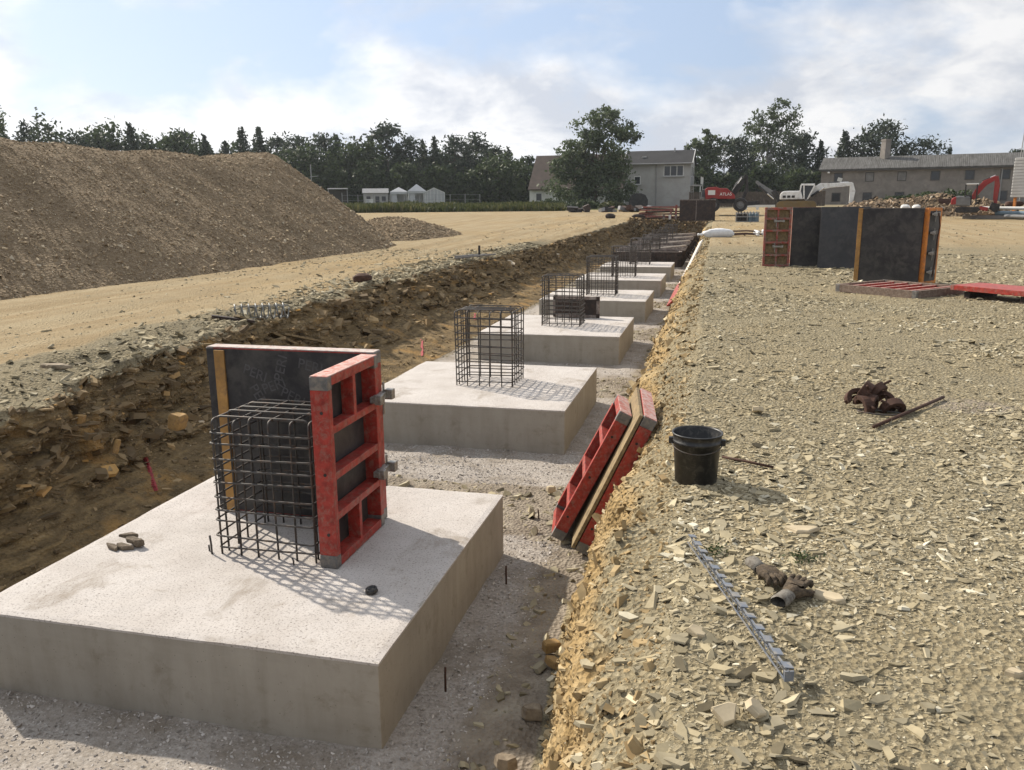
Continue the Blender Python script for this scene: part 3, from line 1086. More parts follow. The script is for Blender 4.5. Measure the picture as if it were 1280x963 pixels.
big = heap('gravel_heap', hz_big, -31, -11.4, -3, 48, .16, 'heap')
tag(big, 'long brown gravel heap rising beside the sandy haul road', 'gravel heap')
n = 72000
y = RNG.uniform(7, 43, n)
x = -12.0 - np.abs(RNG.uniform(0, 1, n)) ** .9 * 8.5
h = hz_big(x, y)
keep = (h > -.04)
x, y, h = x[keep], y[keep], h[keep]
e_ = .05
gx_ = (hz_big(x + e_, y) - hz_big(x - e_, y)) / (2 * e_)
gy_ = (hz_big(x, y + e_) - hz_big(x, y - e_)) / (2 * e_)
s = powsize(len(x), .013, .068, 3.0) * np.clip(1.25 - .1 * h, .8, 1.3) * np.clip(.72 + (y - 7) / 55, .7, 1.3)
P = np.stack([x, y, h + rise(x, y) - .06 + s * .15], -1)
st = stones('loose_stone', P, s, np.full(len(s), .5), 'heap_stone', np.clip(.5 + .24 * RNG.normal(size=len(s)) , 0, 1), .45,
            np.stack([-gx_, -gy_, np.ones_like(gx_)], -1), big)
tag(st, kind='stuff')


def hz_small(x, y):
    d = np.hypot((x + 15.5) / 3.2, (y - 38.6) / 5.0)
    h = 1.0 * (1 - d ** 1.35) + .10 * fbm(x * 1.3, y * 1.3, 0, 3, 111) * (d < 1)
    return np.maximum(h, -.1)


sm = heap('gravel_heap', hz_small, -19.2, -11, 33, 46, .14, 'heap')
tag(sm, 'small low brown gravel heap past the end of the long heap', 'gravel heap')
x, y = rand_xy(9000, -18.6, -12, 33.8, 44.4)
h = hz_small(x, y)
keep = h > 0
x, y, h = x[keep], y[keep], h[keep]
s = powsize(len(x), .025, .09, 2.7)
st = stones('loose_stone', np.stack([x, y, h + rise(x, y) - .06 + s * .1], -1), s, np.full(len(s), .5), 'heap_stone', np.clip(.45 + .22 * RNG.normal(size=len(s)), 0, 1), .5, None, sm)
tag(st, kind='stuff')
# ------------------------------------------------------------------ footings
FOOT_L = ['nearest concrete footing, carrying the form panels and the shale stack', 'second concrete footing from the camera with an open rebar cage on it',
          'third concrete footing, with the dark form panel standing at its back', 'fourth concrete footing of the row, beyond the dark form panel',
          'fifth concrete footing of the row, before the last bare one', 'farthest bare concrete footing, right before the rusty footing forms']


def footing(i):
    y0 = FY0 + FSP * i
    cx, cy = (FX0 + FX1) / 2, y0 + FL / 2
    t = thing('concrete_footing', FOOT_L[i], 'concrete footing', (cx, cy, Z_FLOOR), 0, 'square concrete footings in the trench')
    w, l, h = FX1 - FX0, FL, Z_TOP - Z_FLOOR
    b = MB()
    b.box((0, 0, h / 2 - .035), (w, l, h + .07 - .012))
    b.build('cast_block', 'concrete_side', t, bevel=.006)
    # troweled top surface: a fine uneven sheet closed down into the block
    nx, nyy = 66, 66
    gx, gy = np.meshgrid(np.linspace(-w / 2 - .002, w / 2 + .002, nx), np.linspace(-l / 2 - .002, l / 2 + .002, nyy), indexing='ij')
    ed = np.minimum(np.minimum(gx + w / 2, w / 2 - gx), np.minimum(gy + l / 2, l / 2 - gy))
    gzz = h + .006 * fbm(gx * 2 + i * 9, gy * 2, 0, 4, 201) + .003 * fbm(gx * 11, gy * 11, i, 2, 203) - .006 * (ed < .01)
    V = np.stack([gx, gy, gzz], -1).reshape(-1, 3)
    ring = [(a, 0) for a in range(nx)] + [(nx - 1, b_) for b_ in range(1, nyy)] + [(a, nyy - 1) for a in range(nx - 2, -1, -1)] + [(0, b_) for b_ in range(nyy - 2, 0, -1)]
    ri = np.array([a * nyy + b_ for a, b_ in ring])
    low = V[ri].copy()
    low[:, 2] = h - .02
    V2 = np.concatenate([V, low])
    ii, jj = np.meshgrid(np.arange(nx - 1), np.arange(nyy - 1), indexing='ij')
    q = np.stack([ii * nyy + jj, (ii + 1) * nyy + jj, (ii + 1) * nyy + jj + 1, ii * nyy + jj + 1], -1).reshape(-1, 4)
    k = np.arange(len(ri))
    k2 = (k + 1) % len(ri)
    sk = np.stack([ri[k2], ri[k], len(V) + k, len(V) + k2], -1)
    q = np.concatenate([q, sk])
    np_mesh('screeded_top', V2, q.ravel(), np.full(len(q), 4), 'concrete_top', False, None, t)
    return t


for i in range(N_FOOT):
    footing(i)


# ------------------------------------------------------------------ rebar cages
def ubar(b, p0, p1, axis, h, r, bend=.05, skew=0.0):
    """an upside-down U of steel from p0 up, over and down to p1"""
    (x0, y0), (x1, y1) = p0, p1
    d = Vector((x1 - x0, y1 - y0, 0))
    L = d.length
    d.normalize()
    a, c = Vector((x0, y0, -.05)), Vector((x1, y1, -.05))
    pts = [a, Vector((x0 + skew, y0, h - bend))]
    for k in (1, 2):
        g = k / 3 * math.pi / 2
        pts.append(Vector((x0 + skew, y0, h - bend)) + d * bend * (1 - math.cos(g)) + Vector((0, 0, bend * math.sin(g))))
    pts.append(Vector((x0 + skew, y0, h)) + d * bend)
    pts.append(Vector((x1 + skew, y1, h)) - d * bend)
    for k in (2, 1):
        g = k / 3 * math.pi / 2
        pts.append(Vector((x1 + skew, y1, h - bend)) - d * bend * (1 - math.cos(g)) + Vector((0, 0, bend * math.sin(g))))
    pts += [Vector((x1 + skew, y1, h - bend)), c]
    return b.tube(pts, r, 6)


def ring(b, x0, x1, y0, y1, z, r, bend=.03, dz=0.0):
    pts = []
    for (cx, cy, a0) in ((x1 - bend, y1 - bend, 0), (x0 + bend, y1 - bend, 90), (x0 + bend, y0 + bend, 180), (x1 - bend, y0 + bend, 270)):
        for k in range(3):
            a = R(a0 + 45 * k)
            x, y = cx + bend * math.cos(a), cy + bend * math.sin(a)
            pts.append((x, y, z + dz * (x - x0) / (x1 - x0)))
    return b.tube(pts, r, 6, closed=True)


def make_cage(label, loc, w=.74, d=.60, h=.97, seed=1, loops=9, hair=False):
    rr = random.Random(seed)
    t = thing('rebar_cage', label, 'rebar cage', loc, 0, 'column starter cages on the footings')
    nx, nyb = 6, 5
    for k in range(nx):
        x = -w / 2 + w * (k + .5 * 0) / (nx - 1)
        MBi = MB()
        ubar(MBi, (x + rr.uniform(-.012, .012), -d / 2), (x + rr.uniform(-.012, .012), d / 2), 'y', h - .015 + rr.uniform(-.012, .012), .0078, .036, rr.uniform(-.018, .018))
        MBi.build('hooped_bar', 'rebar', t, smooth=True)
    for k in range(nyb):
        y = -d / 2 + d * (k + .5) / nyb
        MBi = MB()
        ubar(MBi, (-w / 2 + .01, y), (w / 2 - .01, y), 'x', h + rr.uniform(-.012, .008), .0078, .036, rr.uniform(-.012, .012))
        MBi.build('hooped_bar', 'rebar', t, smooth=True)
    for k in range(loops):
        z = .05 + (h - .15) * k / (loops - 1) + rr.uniform(-.012, .012)
        MBi = MB()
        ox = rr.uniform(-.014, .014)
        ring(MBi, -w / 2 - .012 + ox - (.02 if hair else 0), w / 2 + .012 + ox, -d / 2 - .012, d / 2 + .012, z, .0072, .03, rr.uniform(-.02, .02))
        MBi.build('stirrup', 'rebar', t, smooth=True)
    # tie wires and a spacer wheel caught on the near face
    for k in range(5):
        b = MB()
        x = -w / 2 + w * rr.randint(0, 5) / 5
        z = .05 + (h - .15) * rr.randint(0, loops - 1) / (loops - 1)
        b.tube([(x - .012, -d / 2 - .02, z - .012), (x + .012, -d / 2 - .022, z + .012), (x + .03, -d / 2 - .03, z + .02)], .0018, 4)
        b.build('tie_wire', 'rebar', t)
    return t


CX = -2.89
CAGE_L = ['rebar cage half hidden by the red form panel on the nearest footing', 'free standing rebar cage on the second footing, seen whole',
          'rebar cage on the third footing, in front of the dark form panel', 'rebar cage on the fourth footing, behind the dark form panel',
          'rebar cage on the fifth footing', 'rebar cage on the farthest bare footing',
          'rebar cage inside the nearest rusty footing form', 'rebar cage in the second rusty footing form', 'rebar cage in the third rusty footing form', 'rebar cage in the last rusty footing form at the trench end']
for i in range(N_FOOT + N_FORM):
    y0 = FY0 + FSP * i
    cx = CX + random.uniform(-.02, .03) if i else -2.88
    make_cage(CAGE_L[i], (cx, y0 + 1.36, Z_TOP + .004 - (.05 if i >= N_FOOT else 0)), w=.70 if i == 0 else .75, seed=i + 3, h=.97 + (.02 if i % 2 else 0), loops=10, hair=(i == 0))

# ------------------------------------------------------------------ frame panels
def frame_panel(t, W, H, D, paint, ribs, posts=(), ply='ply', ply_off=0.0, rail=.075, corner='steel_grey', top=None, org=(0, 0, 0), holes=True, ply_print=False):
    """formwork panel: x = width, z = height, ribs on +y side, plywood on -y side; returns its parts"""
    ox, oy, oz = org
    out = []
    cap = .085
    for x in (0, W - .055):
        b = MB()
        b.box((ox + x + .0275, oy, oz + H / 2), (.055, D, H - 2 * cap))
        out.append(b.build('side_rail', paint, t, bevel=.004))
    for x in (0, W - .057):
        for z in (cap / 2, H - cap / 2):
            b = MB()
            b.box((ox + x + .0285, oy, oz + z), (.059, D + .002, cap))
            out.append(b.build('corner_casting', corner, t, bevel=.004))
    for z in (0.03, H - .03):
        b = MB()
        b.box((ox + W / 2, oy, oz + z), (W - .118, D - .002, .06))
        out.append(b.build('end_rail', paint, t, bevel=.003))
    for z in ribs:
        b = MB()
        b.box((ox + W / 2, oy + .012, oz + z), (W - .112, D - .026, .05))
        out.append(b.build('cross_rib', paint, t, bevel=.004))
    for (x, z0, z1) in posts:
        b = MB()
        b.box((ox + x, oy + .014, oz + (z0 + z1) / 2), (.042, D - .034, z1 - z0))
        out.append(b.build('short_post', paint, t, bevel=.003))
    b = MB()
    b.box((ox + W / 2, oy - D / 2 + .010, oz + H / 2), (W - .112, .016, H - .122))
    out.append(b.build('plywood_face', ply, t))
    if top:
        b = MB()
        b.box((ox + W / 2, oy, oz + H + .004), (W - .01, D - .006, .006))
        out.append(b.build('cement_crust', top, t))
    if holes:
        for z in (.18, .5, .82):
            for x in (-.001, W + .001):
                b = MB()
                b.lathe([(.0, 0), (.011, 0), (.011, .004), (0, .004)], 10, (ox + x - (.003 if x < 0 else 0.001), oy + .01, oz + H * z), 'x')
                out.append(b.build('tie_hole', 'exc_black', t))
    return out


def form_clamp(t, at_, rz):
    """a galvanised wedge clamp: jaw, slide bar, wedge"""
    c = thing('wedge_clamp', None, None, at_, rz)
    c.parent = t
    b = MB()
    b.box((0, 0, 0), (.26, .05, .045))
    b.box((-.10, -.035, 0), (.05, .05, .07))
    b.box((.10, -.035, 0), (.06, .06, .075))
    b.build('clamp_jaw', 'clamp', c, bevel=.005)
    b = MB()
    b.box((.075, .005, -.03), (.022, .012, .24), (0, .06, 0))
    b.build('wedge', 'clamp', c, bevel=.003)
    return c


# the L of two clamped panels on the first footing
t = thing('column_form', 'open corner of a red steel column form with black plywood on the nearest footing', 'formwork', (-2.40, 5.37, Z_TOP + .006), 0)
H1 = 1.285
# side panel: width runs from the corner towards the camera, ribs on the right-hand side
side = thing('side_panel', None, None, (0, .052, 0), R(-90))
side.parent = t
frame_panel(side, .80, H1, .125, 'red', (.345, .62, .93), ((.40, .05, .345), (.40, .93, 1.24)), org=(.0, 0, 0), top='red_dust')
# text printed on the film plywood is faint grey
back = thing('back_panel', None, None, (-1.335, .125, 0), R(0))
back.parent = t
# ribs on the far side, plywood towards the camera
frame_panel(back, 1.365, H1 + .012, .125, 'red', (.345, .62, .93), (), org=(0, 0, 0), top='cement_crust', holes=False)
b = MB()
b.box((.115, -.0735, H1 / 2), (.085, .016, H1 - .01))
b.build('filler_timber', 'timber', back, bevel=.003)
b = MB()
b.box((.6825, -.0605, H1 / 2 + .006), (1.361, .008, H1 - .004))
b.build('film_plywood', 'ply', back)
for k, (x, z, a) in enumerate(((.40, 1.11, 20), (.62, 1.16, -75), (.42, .93, 60), (.86, 1.18, 12), (.98, 1.0, -60), (.70, .94, 25), (.55, 1.02, -20))):
    tp = text_part('PERI', .11, 'ply_print', back, (x, -.0650, z), (R(90), 0, 0), 'plywood_print', .0006)
    tp.matrix_local = Matrix.Translation((x, -.0650, z)) @ Matrix.Rotation(R(a), 4, 'Y') @ Matrix.Rotation(R(90), 4, 'X')
for z in (.43, .985):
    form_clamp(t, (.075, .04, z), R(90))

# ------------------------------------------------------------------ two panels leaning on the right bank
def leaning(label, x, y, lean, Hh, Wd, face_up, D=.11, yaw=7):
    t = thing('leaning_form_panel', label, 'formwork', (x, y, Z_FLOOR + .045))
    # local x of the panel runs along the trench (+Y), its height leans towards +X
    rot = Matrix.Rotation(R(yaw), 4, 'Z') @ Matrix.Rotation(R(lean), 4, 'Y') @ Matrix.Rotation(R(90), 4, 'Z')
    t.matrix_world = Matrix.Translation(t.location) @ rot
    if face_up:
        frame_panel(t, Wd, Hh, D, 'red', (.30, .60, .92), (), top='red_dust')
    else:
        frame_panel(t, Wd, Hh, D, 'red', (.30, .60, .92), (), top='red_dust')
    return t


tA = leaning('left one of two red form panels leaning on the trench bank, ribs up', -1.235, 6.54, 27, 1.25, .62, True, .11, 9)
tB = leaning('right one of two leaning red form panels, with a plywood edge, near the bucket', -.985, 6.30, 25, 1.27, 1.02, True)
b = MB()
b.box((.51, .078, .635), (1.02, .028, 1.26))
b.build('plywood_board', 'ply_edge', tB, bevel=.002)

# ------------------------------------------------------------------ bucket
t = thing('bucket', 'black plastic mortar bucket standing at the edge of the trench', 'bucket', (-.068, 4.87, gz(-.068, 4.87) - .008))
b = MB()
b.lathe([(.0, .0), (.118, .0), (.124, .006), (.138, .245), (.146, .248), (.146, .262), (.142, .264), (.145, .298), (.150, .300), (.150, .307), (.143, .308), (.139, .30), (.118, .02), (0, .016)], 48)
b.build('pail', 'bucket', t, smooth=True).data.polygons.foreach_get
b = MB()
b.tube([(.149 * math.cos(a), .149 * math.sin(a), .243 - .035 * math.sin((a - R(185)) / R(170) * math.pi)) for a in np.linspace(R(185), R(355), 18)], .0035, 6)
b.build('wire_handle', 'rebar', t, smooth=True)
b = MB()
for a in (R(185), R(355)):
    b.box((.152 * math.cos(a), .152 * math.sin(a), .252), (.03, .03, .04), (0, 0, a))
b.build('handle_lug', 'bucket', t, bevel=.004)


def lie(x, y, off):
    return (x, y, gz(x, y) + off)


def rod(name, label, cat, pts, r, mat, off=None):
    b = MB()
    pp = [lie(x, y, (off or r)) for x, y in pts]
    b.tube(pp, r, 8)
    o = b.build(name, mat, None, smooth=True)
    return tag(o, label, cat)


rod('tie_rod', 'short rusty steel rod lying on the shale just right of the bucket', 'steel rod', ((.09, 5.37), (.25, 5.30), (.40, 5.20)), .009, 'rust', .02)
rod('steel_bar', 'rusty steel bar lying beside the heap of rusty clamps', 'steel bar', ((1.17, 6.30), (1.42, 6.70), (1.66, 7.06), (1.90, 7.42)), .014, 'rust', .025)

# ------------------------------------------------------------------ plastic spacer strip
p0, p1 = Vector(lie(.302, 2.69, .03)), Vector(lie(-.069, 3.87, .03))
d = (p1 - p0)
L = d.length
ang = math.atan2(d.y, d.x)
pit = math.asin(d.z / L)
t = thing('spacer_strip', 'blue grey plastic rebar spacer strip with square tabs lying on the shale', 'spacer strip', p0, rot=(0, -pit, ang))
b = MB()
for (y, z) in ((-.011, .0), (.011, .0)):
    b.box((L / 2, y, z), (L, .004, .005))
b.box((L / 2, 0, .034), (L, .006, .006))
for k in range(int(L / .06)):
    x = .02 + k * .06
    for s in (-1, 1):
        b.bar((x, s * .011, .0), (x + .03, 0, .034), .003)
        b.bar((x + .03, 0, .034), (x + .06 if x + .06 < L else x, s * .011, .0), .003)
b.build('truss', 'spacer', t)
for k in range(14):
    x = .015 + k * (L - .03) / 13.3
    b = MB()
    b.box((x + .02, -.006, .040), (.040, .033, .004), (R(8), R(random.uniform(-5, 5)), 0))
    b.build('support_tab', 'spacer', t)
b = MB()
b.box((.002, 0, .018), (.006, .033, .038))
b.build('end_plate', 'spacer', t)


# ------------------------------------------------------------------ gloves
def skin(name, verts, edges, radii, mat, parent, sub=2, root=0):
    me = bpy.data.meshes.new(name)
    me.from_pydata([tuple(v) for v in verts], edges, [])
    o = bpy.data.objects.new(name, me)
    COL.objects.link(o)
    o.parent = parent
    sk = o.modifiers.new('skin', 'SKIN')
    for i, v in enumerate(me.skin_vertices[0].data):
        v.radius = radii[i] if isinstance(radii[i], tuple) else (radii[i], radii[i])
        v.use_root = (i == root)
    o.modifiers.new('sub', 'SUBSURF').levels = sub
    o.modifiers['sub'].render_levels = sub
    dg = bpy.context.evaluated_depsgraph_get()
    m2 = bpy.data.meshes.new_from_object(o.evaluated_get(dg))
    o.modifiers.clear()
    o.data = m2
    m2.name = name
    m2.materials.clear()
    m2.materials.append(M[mat])
    m2.polygons.foreach_set('use_smooth', [True] * len(m2.polygons))
    co = np.zeros(len(m2.vertices) * 3, np.float32)
    m2.vertices.foreach_get('co', co)
    c3 = co.reshape(-1, 3)
    c3 += (.011 * fbm(c3[:, 0] * 45, c3[:, 1] * 45, c3[:, 2] * 45, 3, 301))[:, None] * np.array([.6, .6, 1])
    m2.vertices.foreach_set('co', c3.ravel())
    m2.update()
    return o


def glove(label, loc, rz, s=1.0, flip=1, rx=0.0):
    t = thing('work_glove', label, 'glove', loc, rot=(rx, 0, rz), group='pair of work gloves')
    # wrist, palm, knuckle fan; then five curled fingers
    V = [(0, -.075, .03), (0, -.03, .034), (0, .02, .042)]
    Rr = [(.036, .028), (.043, .030), (.046, .028)]
    E = [(0, 1), (1, 2)]
    for k, (x, ln) in enumerate(((-.036, .060), (-.012, .072), (.012, .068), (.035, .052))):
        b0 = len(V)
        V += [(x, .045, .046), (x * 1.15, .045 + ln * .55, .054), (x * 1.2, .045 + ln * .92, .032), (x * 1.15, .045 + ln * .75, .012)]
        Rr += [.0145, .0135, .0125, .011]
        E += [(2, b0), (b0, b0 + 1), (b0 + 1, b0 + 2), (b0 + 2, b0 + 3)]
    b0 = len(V)
    V += [(-.048 * flip, -.012, .03), (-.070 * flip, .022, .022), (-.066 * flip, .050, .016)]
    Rr += [.017, .0155, .013]
    E += [(1, b0), (b0, b0 + 1), (b0 + 1, b0 + 2)]
    V = [(x * s, y * s, z * s) for x, y, z in V]
    Rr = [tuple(q * s for q in r) if isinstance(r, tuple) else r * s for r in Rr]
    skin('glove_hand', V, E, Rr, 'glove', t)
    b = MB()
    prof = [(.034, -.165), (.040, -.150), (.037, -.110), (.035, -.065), (.031, -.065), (.033, -.110), (.036, -.150), (.031, -.163)]
    b.lathe([(r * s, h * s) for r, h in prof], 22, (0, 0, .030 * s), 'y')
    o = b.build('glove_cuff', 'glove_cuff', t, smooth=True)
    c = np.zeros(len(o.data.vertices) * 3, np.float32)
    o.data.vertices.foreach_get('co', c)
    c = c.reshape(-1, 3)
    c[:, 2] = .004 * s + (c[:, 2]) * .72
    c += (.010 * fbm(c[:, 0] * 22, c[:, 1] * 22, c[:, 2] * 22, 3, 305))[:, None]
    o.data.vertices.foreach_set('co', c.ravel())
    return t


glove('dirty brown work glove with its cuff pointing away, left one of the pair', lie(.275, 3.52, .012), R(205), .92, 1)
glove('dirty brown work glove with its cuff towards the camera, right one of the pair', lie(.375, 3.40, .012), R(-28), .92, -1)

# ------------------------------------------------------------------ heap of rusty wedge clamps
cl = [(-.14, .04, .09, 10, 0), (-.02, -.05, .06, 70, 1), (.10, .02, .07, 130, 0), (.15, -.08, .05, 200, 1), (-.10, -.09, .05, 300, 0), (.03, .08, .15, 35, 1), (-.08, .02, .17, 250, 0)]
cx0, cy0 = 1.28, 6.98
for k, (x, y, z, a, q_) in enumerate(cl):
    c = thing('rusty_clamp', 'rusty cast iron form clamp in the heap on the shale beside the steel bar', 'form clamp', (cx0 + x * .86, cy0 + y * .86, gz(cx0 + x, cy0 + y) + z * .84), rot=(R(35 * (k % 3) - 30), R(28 * ((k + 1) % 3) - 25), R(a)), group='heap of rusty form clamps')
    b = MB()
    n = 14
    prof = [(.115 * math.cos(g), .115 * math.sin(g) * .85) for g in np.linspace(R(-20), R(215), n)]
    prof += [(.066 * math.cos(g), .066 * math.sin(g) * .85) for g in np.linspace(R(215), R(-20), n)]
    b.prism(prof, -.045 + .01 * (k % 2), .045)
    b.box((.09, 0, -.045), (.06, .075, .05))
    b.build('jaw', 'rust', c, bevel=.006)
    b = MB()
    b.tube([(-.12, 0, -.04), (-.03, .03, .02), (.05, .02, .05), (.14, -.01, .10)], .013, 7)
    b.build('wedge_bolt', 'rust', c, smooth=True)
    c.scale = (.84, .84, .84)
rod('tie_wire_coil', 'loose loop of dark wire in front of the rusty clamps', 'wire', [(1.30 + .16 * math.cos(a) * (1 + .1 * math.sin(3 * a)), 6.80 + .07 * math.sin(a)) for a in np.linspace(0, 5.6, 22)], .006, 'rebar', .02)


# ------------------------------------------------------------------ chunks one can point to
def rock(name, label, cat, loc, size, mat, rz=0.0, seed=0, rot=(0, 0), flat=1.0, group=None):
    rr = np.random.default_rng(seed)
    K = 6
    a = (np.arange(K) + rr.uniform(-.45, .45, K)) * 2 * np.pi / K
    r0 = rr.uniform(.75, 1.05, K)
    lv = [(-1, .86), (-.6, 1.0), (.55, .96), (.97, .82)]
    V = []
    for h, sc in lv:
        for k in range(K):
            rr_ = r0[k] * sc * rr.uniform(.93, 1.05)
            V.append((math.cos(a[k]) * rr_ * size[0] / 2, math.sin(a[k]) * rr_ * size[1] / 2, (h + rr.uniform(-.13, .13)) * size[2] / 2))
    F = [tuple(range(K))[::-1], tuple(3 * K + k for k in range(K))]
    for l in range(3):
        F += [(l * K + k, l * K + (k + 1) % K, (l + 1) * K + (k + 1) % K, (l + 1) * K + k) for k in range(K)]
    b = MB()
    b._add(V, F)
    o = b.build(name, mat, None, bevel=min(size) * .025, loc=loc, rot=(rot[0], rot[1], rz))
    if 'slab' == mat:
        at_ = o.data.attributes.new('tint', 'FLOAT', 'POINT')
        at_.data.foreach_set('value', np.full(len(o.data.vertices), .5, np.float32))
    return tag(o, label, cat, group)


rock('shale_slab', 'pale flat shale slab lying right of the work gloves', 'stone', lie(.52, 3.42, .008), (.17, .11, .028), 'slab', R(-15), 3)
rock('shale_slab', 'pale square slab tilted up at the bottom of the photo, left of the strip end', 'stone', lie(.09, 2.45, .03), (.10, .085, .03), 'slab', R(20), 4, (R(35), R(-10)))
rock('shale_slab', 'pointed pale slab standing beside the square slab at the bottom', 'stone', lie(.185, 2.50, .03), (.075, .10, .026), 'slab', R(60), 5, (R(30), R(15)))
rock('shale_slab', 'pale slab under the spacer strip left of its middle', 'stone', lie(-.015, 2.98, .015), (.10, .07, .028), 'slab', R(10), 6, (R(12), R(14)))
rock('shale_slab', 'flat grey shale slab at the right edge of the photo near the bottom', 'stone', at(1268, 842, .02), (.075, .05, .03), 'slab', R(-5), 8)
rock('shale_slab', 'grey shale slab standing on edge behind the bucket in the distance', 'stone', at(947, 512, .03), (.13, .11, .045), 'slab', R(30), 9, (R(-25), R(10)))
rock('shale_slab', 'group of broken white slabs halfway between bucket and gloves', 'stone', at(1005, 662, .012), (.20, .10, .022), 'slab', R(8), 10)
rock('ochre_rock', 'orange stained rock at the foot of the right bank', 'stone', (-.93, 4.78, Z_FLOOR + .06), (.16, .11, .07), 'slab_ochre', R(25), 11)
rock('ochre_rock', 'long ochre rock below the orange one at the foot of the bank', 'stone', (-.88, 4.60, Z_FLOOR + .05), (.17, .07, .06), 'slab_ochre', R(-20), 12)
rock('ochre_rock', 'brown square rock on the trench floor at the bank foot', 'stone', (-.90, 4.05, Z_FLOOR + .06), (.13, .10, .08), 'slab_brown', R(15), 13)
rock('ochre_rock', 'grey brown rock at the bottom edge beside the footing corner', 'stone', (-.95, 3.62, Z_FLOOR + .05), (.14, .09, .07), 'slab_brown', R(-15), 14)
rock('ochre_rock', 'large orange slab standing in the left rock wall', 'stone', Vector(at(97, 533, -.42)), (.14, .09, .22), 'slab_ochre', R(60), 15, (R(10), R(18)))
rock('ochre_rock', 'rounded ochre boulder in the rock wall left of the red form', 'stone', Vector(at(222, 527, -.50)), (.20, .16, .16), 'slab_ochre', R(40), 16, (R(8), R(12)))
rock('ochre_rock', 'small orange rock low in the left rock wall', 'stone', Vector(at(146, 558, -.62)), (.08, .07, .14), 'slab_ochre', R(75), 17, (R(5), R(20)))
rock('shale_slab', 'grey flagstone lying on the crest above the left rock wall', 'stone', at(66, 458, .01), (.46, .16, .05), 'slab_brown', R(10), 18)
rock('shale_slab', 'small yellow stone on the crushed stone before the second footing', 'stone', (-1.50, 7.62, Z_FLOOR + .10), (.10, .07, .06), 'slab', R(20), 19)
st = [(-4.04, 4.585, .014, .15, .055, .022, -22, 'long pale shale piece at the bottom of the small stack on the nearest footing'),
      (-3.95, 4.60, .016, .17, .060, .026, -8, 'brown shale piece under the stack on the nearest footing'),
      (-3.93, 4.655, .044, .16, .07, .026, -14, 'broad brown shale piece in the middle of the stack on the nearest footing'),
      (-3.88, 4.645, .036, .08, .07, .040, 20, 'blocky shale piece at the right of the stack on the nearest footing'),
      (-3.985, 4.70, .060, .12, .055, .022, 25, 'dark shale piece topmost of the stack on the nearest footing')]
for k, (x, y, z, sx, sy, szz, a, lb) in enumerate(st):
    rock('shale_piece', lb, 'stone', (x, y, Z_TOP + z), (sx * 1.18, sy * 1.1, szz * 1.25), 'piece_brown', R(a), 30 + k, (R(4 * k % 7 - 3), R(3)))

# black rubber plug on the footing
b = MB()
b.lathe([(0, 0), (.034, 0), (.040, .008), (.036, .03), (.022, .034), (.018, .022), (0, .02)], 16)
o = b.build('rubber_plug', 'bucket', None, smooth=True, loc=(-1.985, 4.36, Z_TOP + .004), rot=(R(6), R(-5), 0))
tag(o, 'small black rubber plug lying on the nearest footing', 'plug')

# stakes and starter pins
pins = [((-3.30, 4.66), Z_TOP, .135, 'thin rebar pin standing in the footing left of the near cage'),
        ((-3.345, 4.70), Z_TOP, .045, 'shortest rebar stub beside the thin pin on the nearest footing'),
        ((-2.66, 4.62), Z_TOP, .05, 'short steel stub in front of the near rebar cage'),
        ((-1.46, 4.18), Z_FLOOR + .07, .12, 'rusty steel stake in the ground beside the front corner of the nearest footing'),
        ((-1.455, 5.635), Z_FLOOR + .07, .11, 'rusty steel stake beside the rear corner of the nearest footing'),
        ((-1.50, 7.05), Z_FLOOR, .10, 'steel stake in the rubble strip before the second footing')]
for (x, y), z, h, lb in pins:
    b = MB()
    b.tube([(0, 0, -.04), (random.uniform(-.004, .004), 0, h * .6), (random.uniform(-.01, .01), 0, h)], .007 if h > .06 else .006, 7)
    o = b.build('steel_pin', 'rust' if z < -1 else 'rebar', None, smooth=True, loc=(x, y, z))
    tag(o, lb, 'steel pin', 'steel pins and stakes')

# red marking sprays on the left wall
def streak(label, pts, w):
    b = MB()
    vs, fs = [], []
    n_ = (len(pts) - 1) * 4 + 1
    for k in range(n_):
        f = k / (n_ - 1) * (len(pts) - 1)
        i_ = min(int(f), len(pts) - 2)
        p = Vector(pts[i_]).lerp(Vector(pts[i_ + 1]), f - i_) + Vector((.03, -.006, .006))
        wl, wr = w * random.uniform(.15, 1.0), w * random.uniform(.15, 1.0)
        base_ = len(vs)
        vs += [p + Vector((0, -wl, 0)), p + Vector((0, wr, 0)), p + Vector((-.05, -wl, -.01)), p + Vector((-.05, wr, -.01))]
        if k:
            o_ = base_ - 4
            fs += [(o_, o_ + 1, base_ + 1, base_), (o_ + 2, base_ + 2, base_ + 3, o_ + 3), (o_, base_, base_ + 2, o_ + 2), (o_ + 1, o_ + 3, base_ + 3, base_ + 1)]
    b._add(vs, fs)
    o = b.build('paint_streak', 'paint_red')
    return tag(o, label, 'paint mark', 'red surveying marks on the rock')


def wall_pt(px, py):
    """where the line of sight meets the built left wall"""
    d = ray(px, py)
    o = Vector((0, 0, CZ))
    hit, loc, nrm, idx = ground.ray_cast(o, d.normalized())
    return loc if hit else at(px, py, -.8)


streak('red paint streak sprayed down the left wall beside the nearest footing', [wall_pt(181 + k * 1.5, 572 + 4.6 * k) for k in range(10)], .018)
streak('red paint streak on the left wall above the second footing', [wall_pt(527, 424 + 3 * k) for k in range(8)], .03)
streak('small red paint mark on the left wall behind the second cage', [wall_pt(593, 392 + 2 * k) for k in range(5)], .04)

# ------------------------------------------------------------------ rusty panel behind the third footing's cage
t = thing('rusty_formwork', 'dark rusty form panel standing upright at the back of the third footing', 'formwork', (-3.30, FY0 + 2 * FSP + FL - .22, Z_TOP + .004), R(-4))
frame_panel(t, .98, .44, .09, 'rusty_beam', (.22,), ((.5, .05, .42),), ply='rust_dark', corner='rust_dark', holes=False)

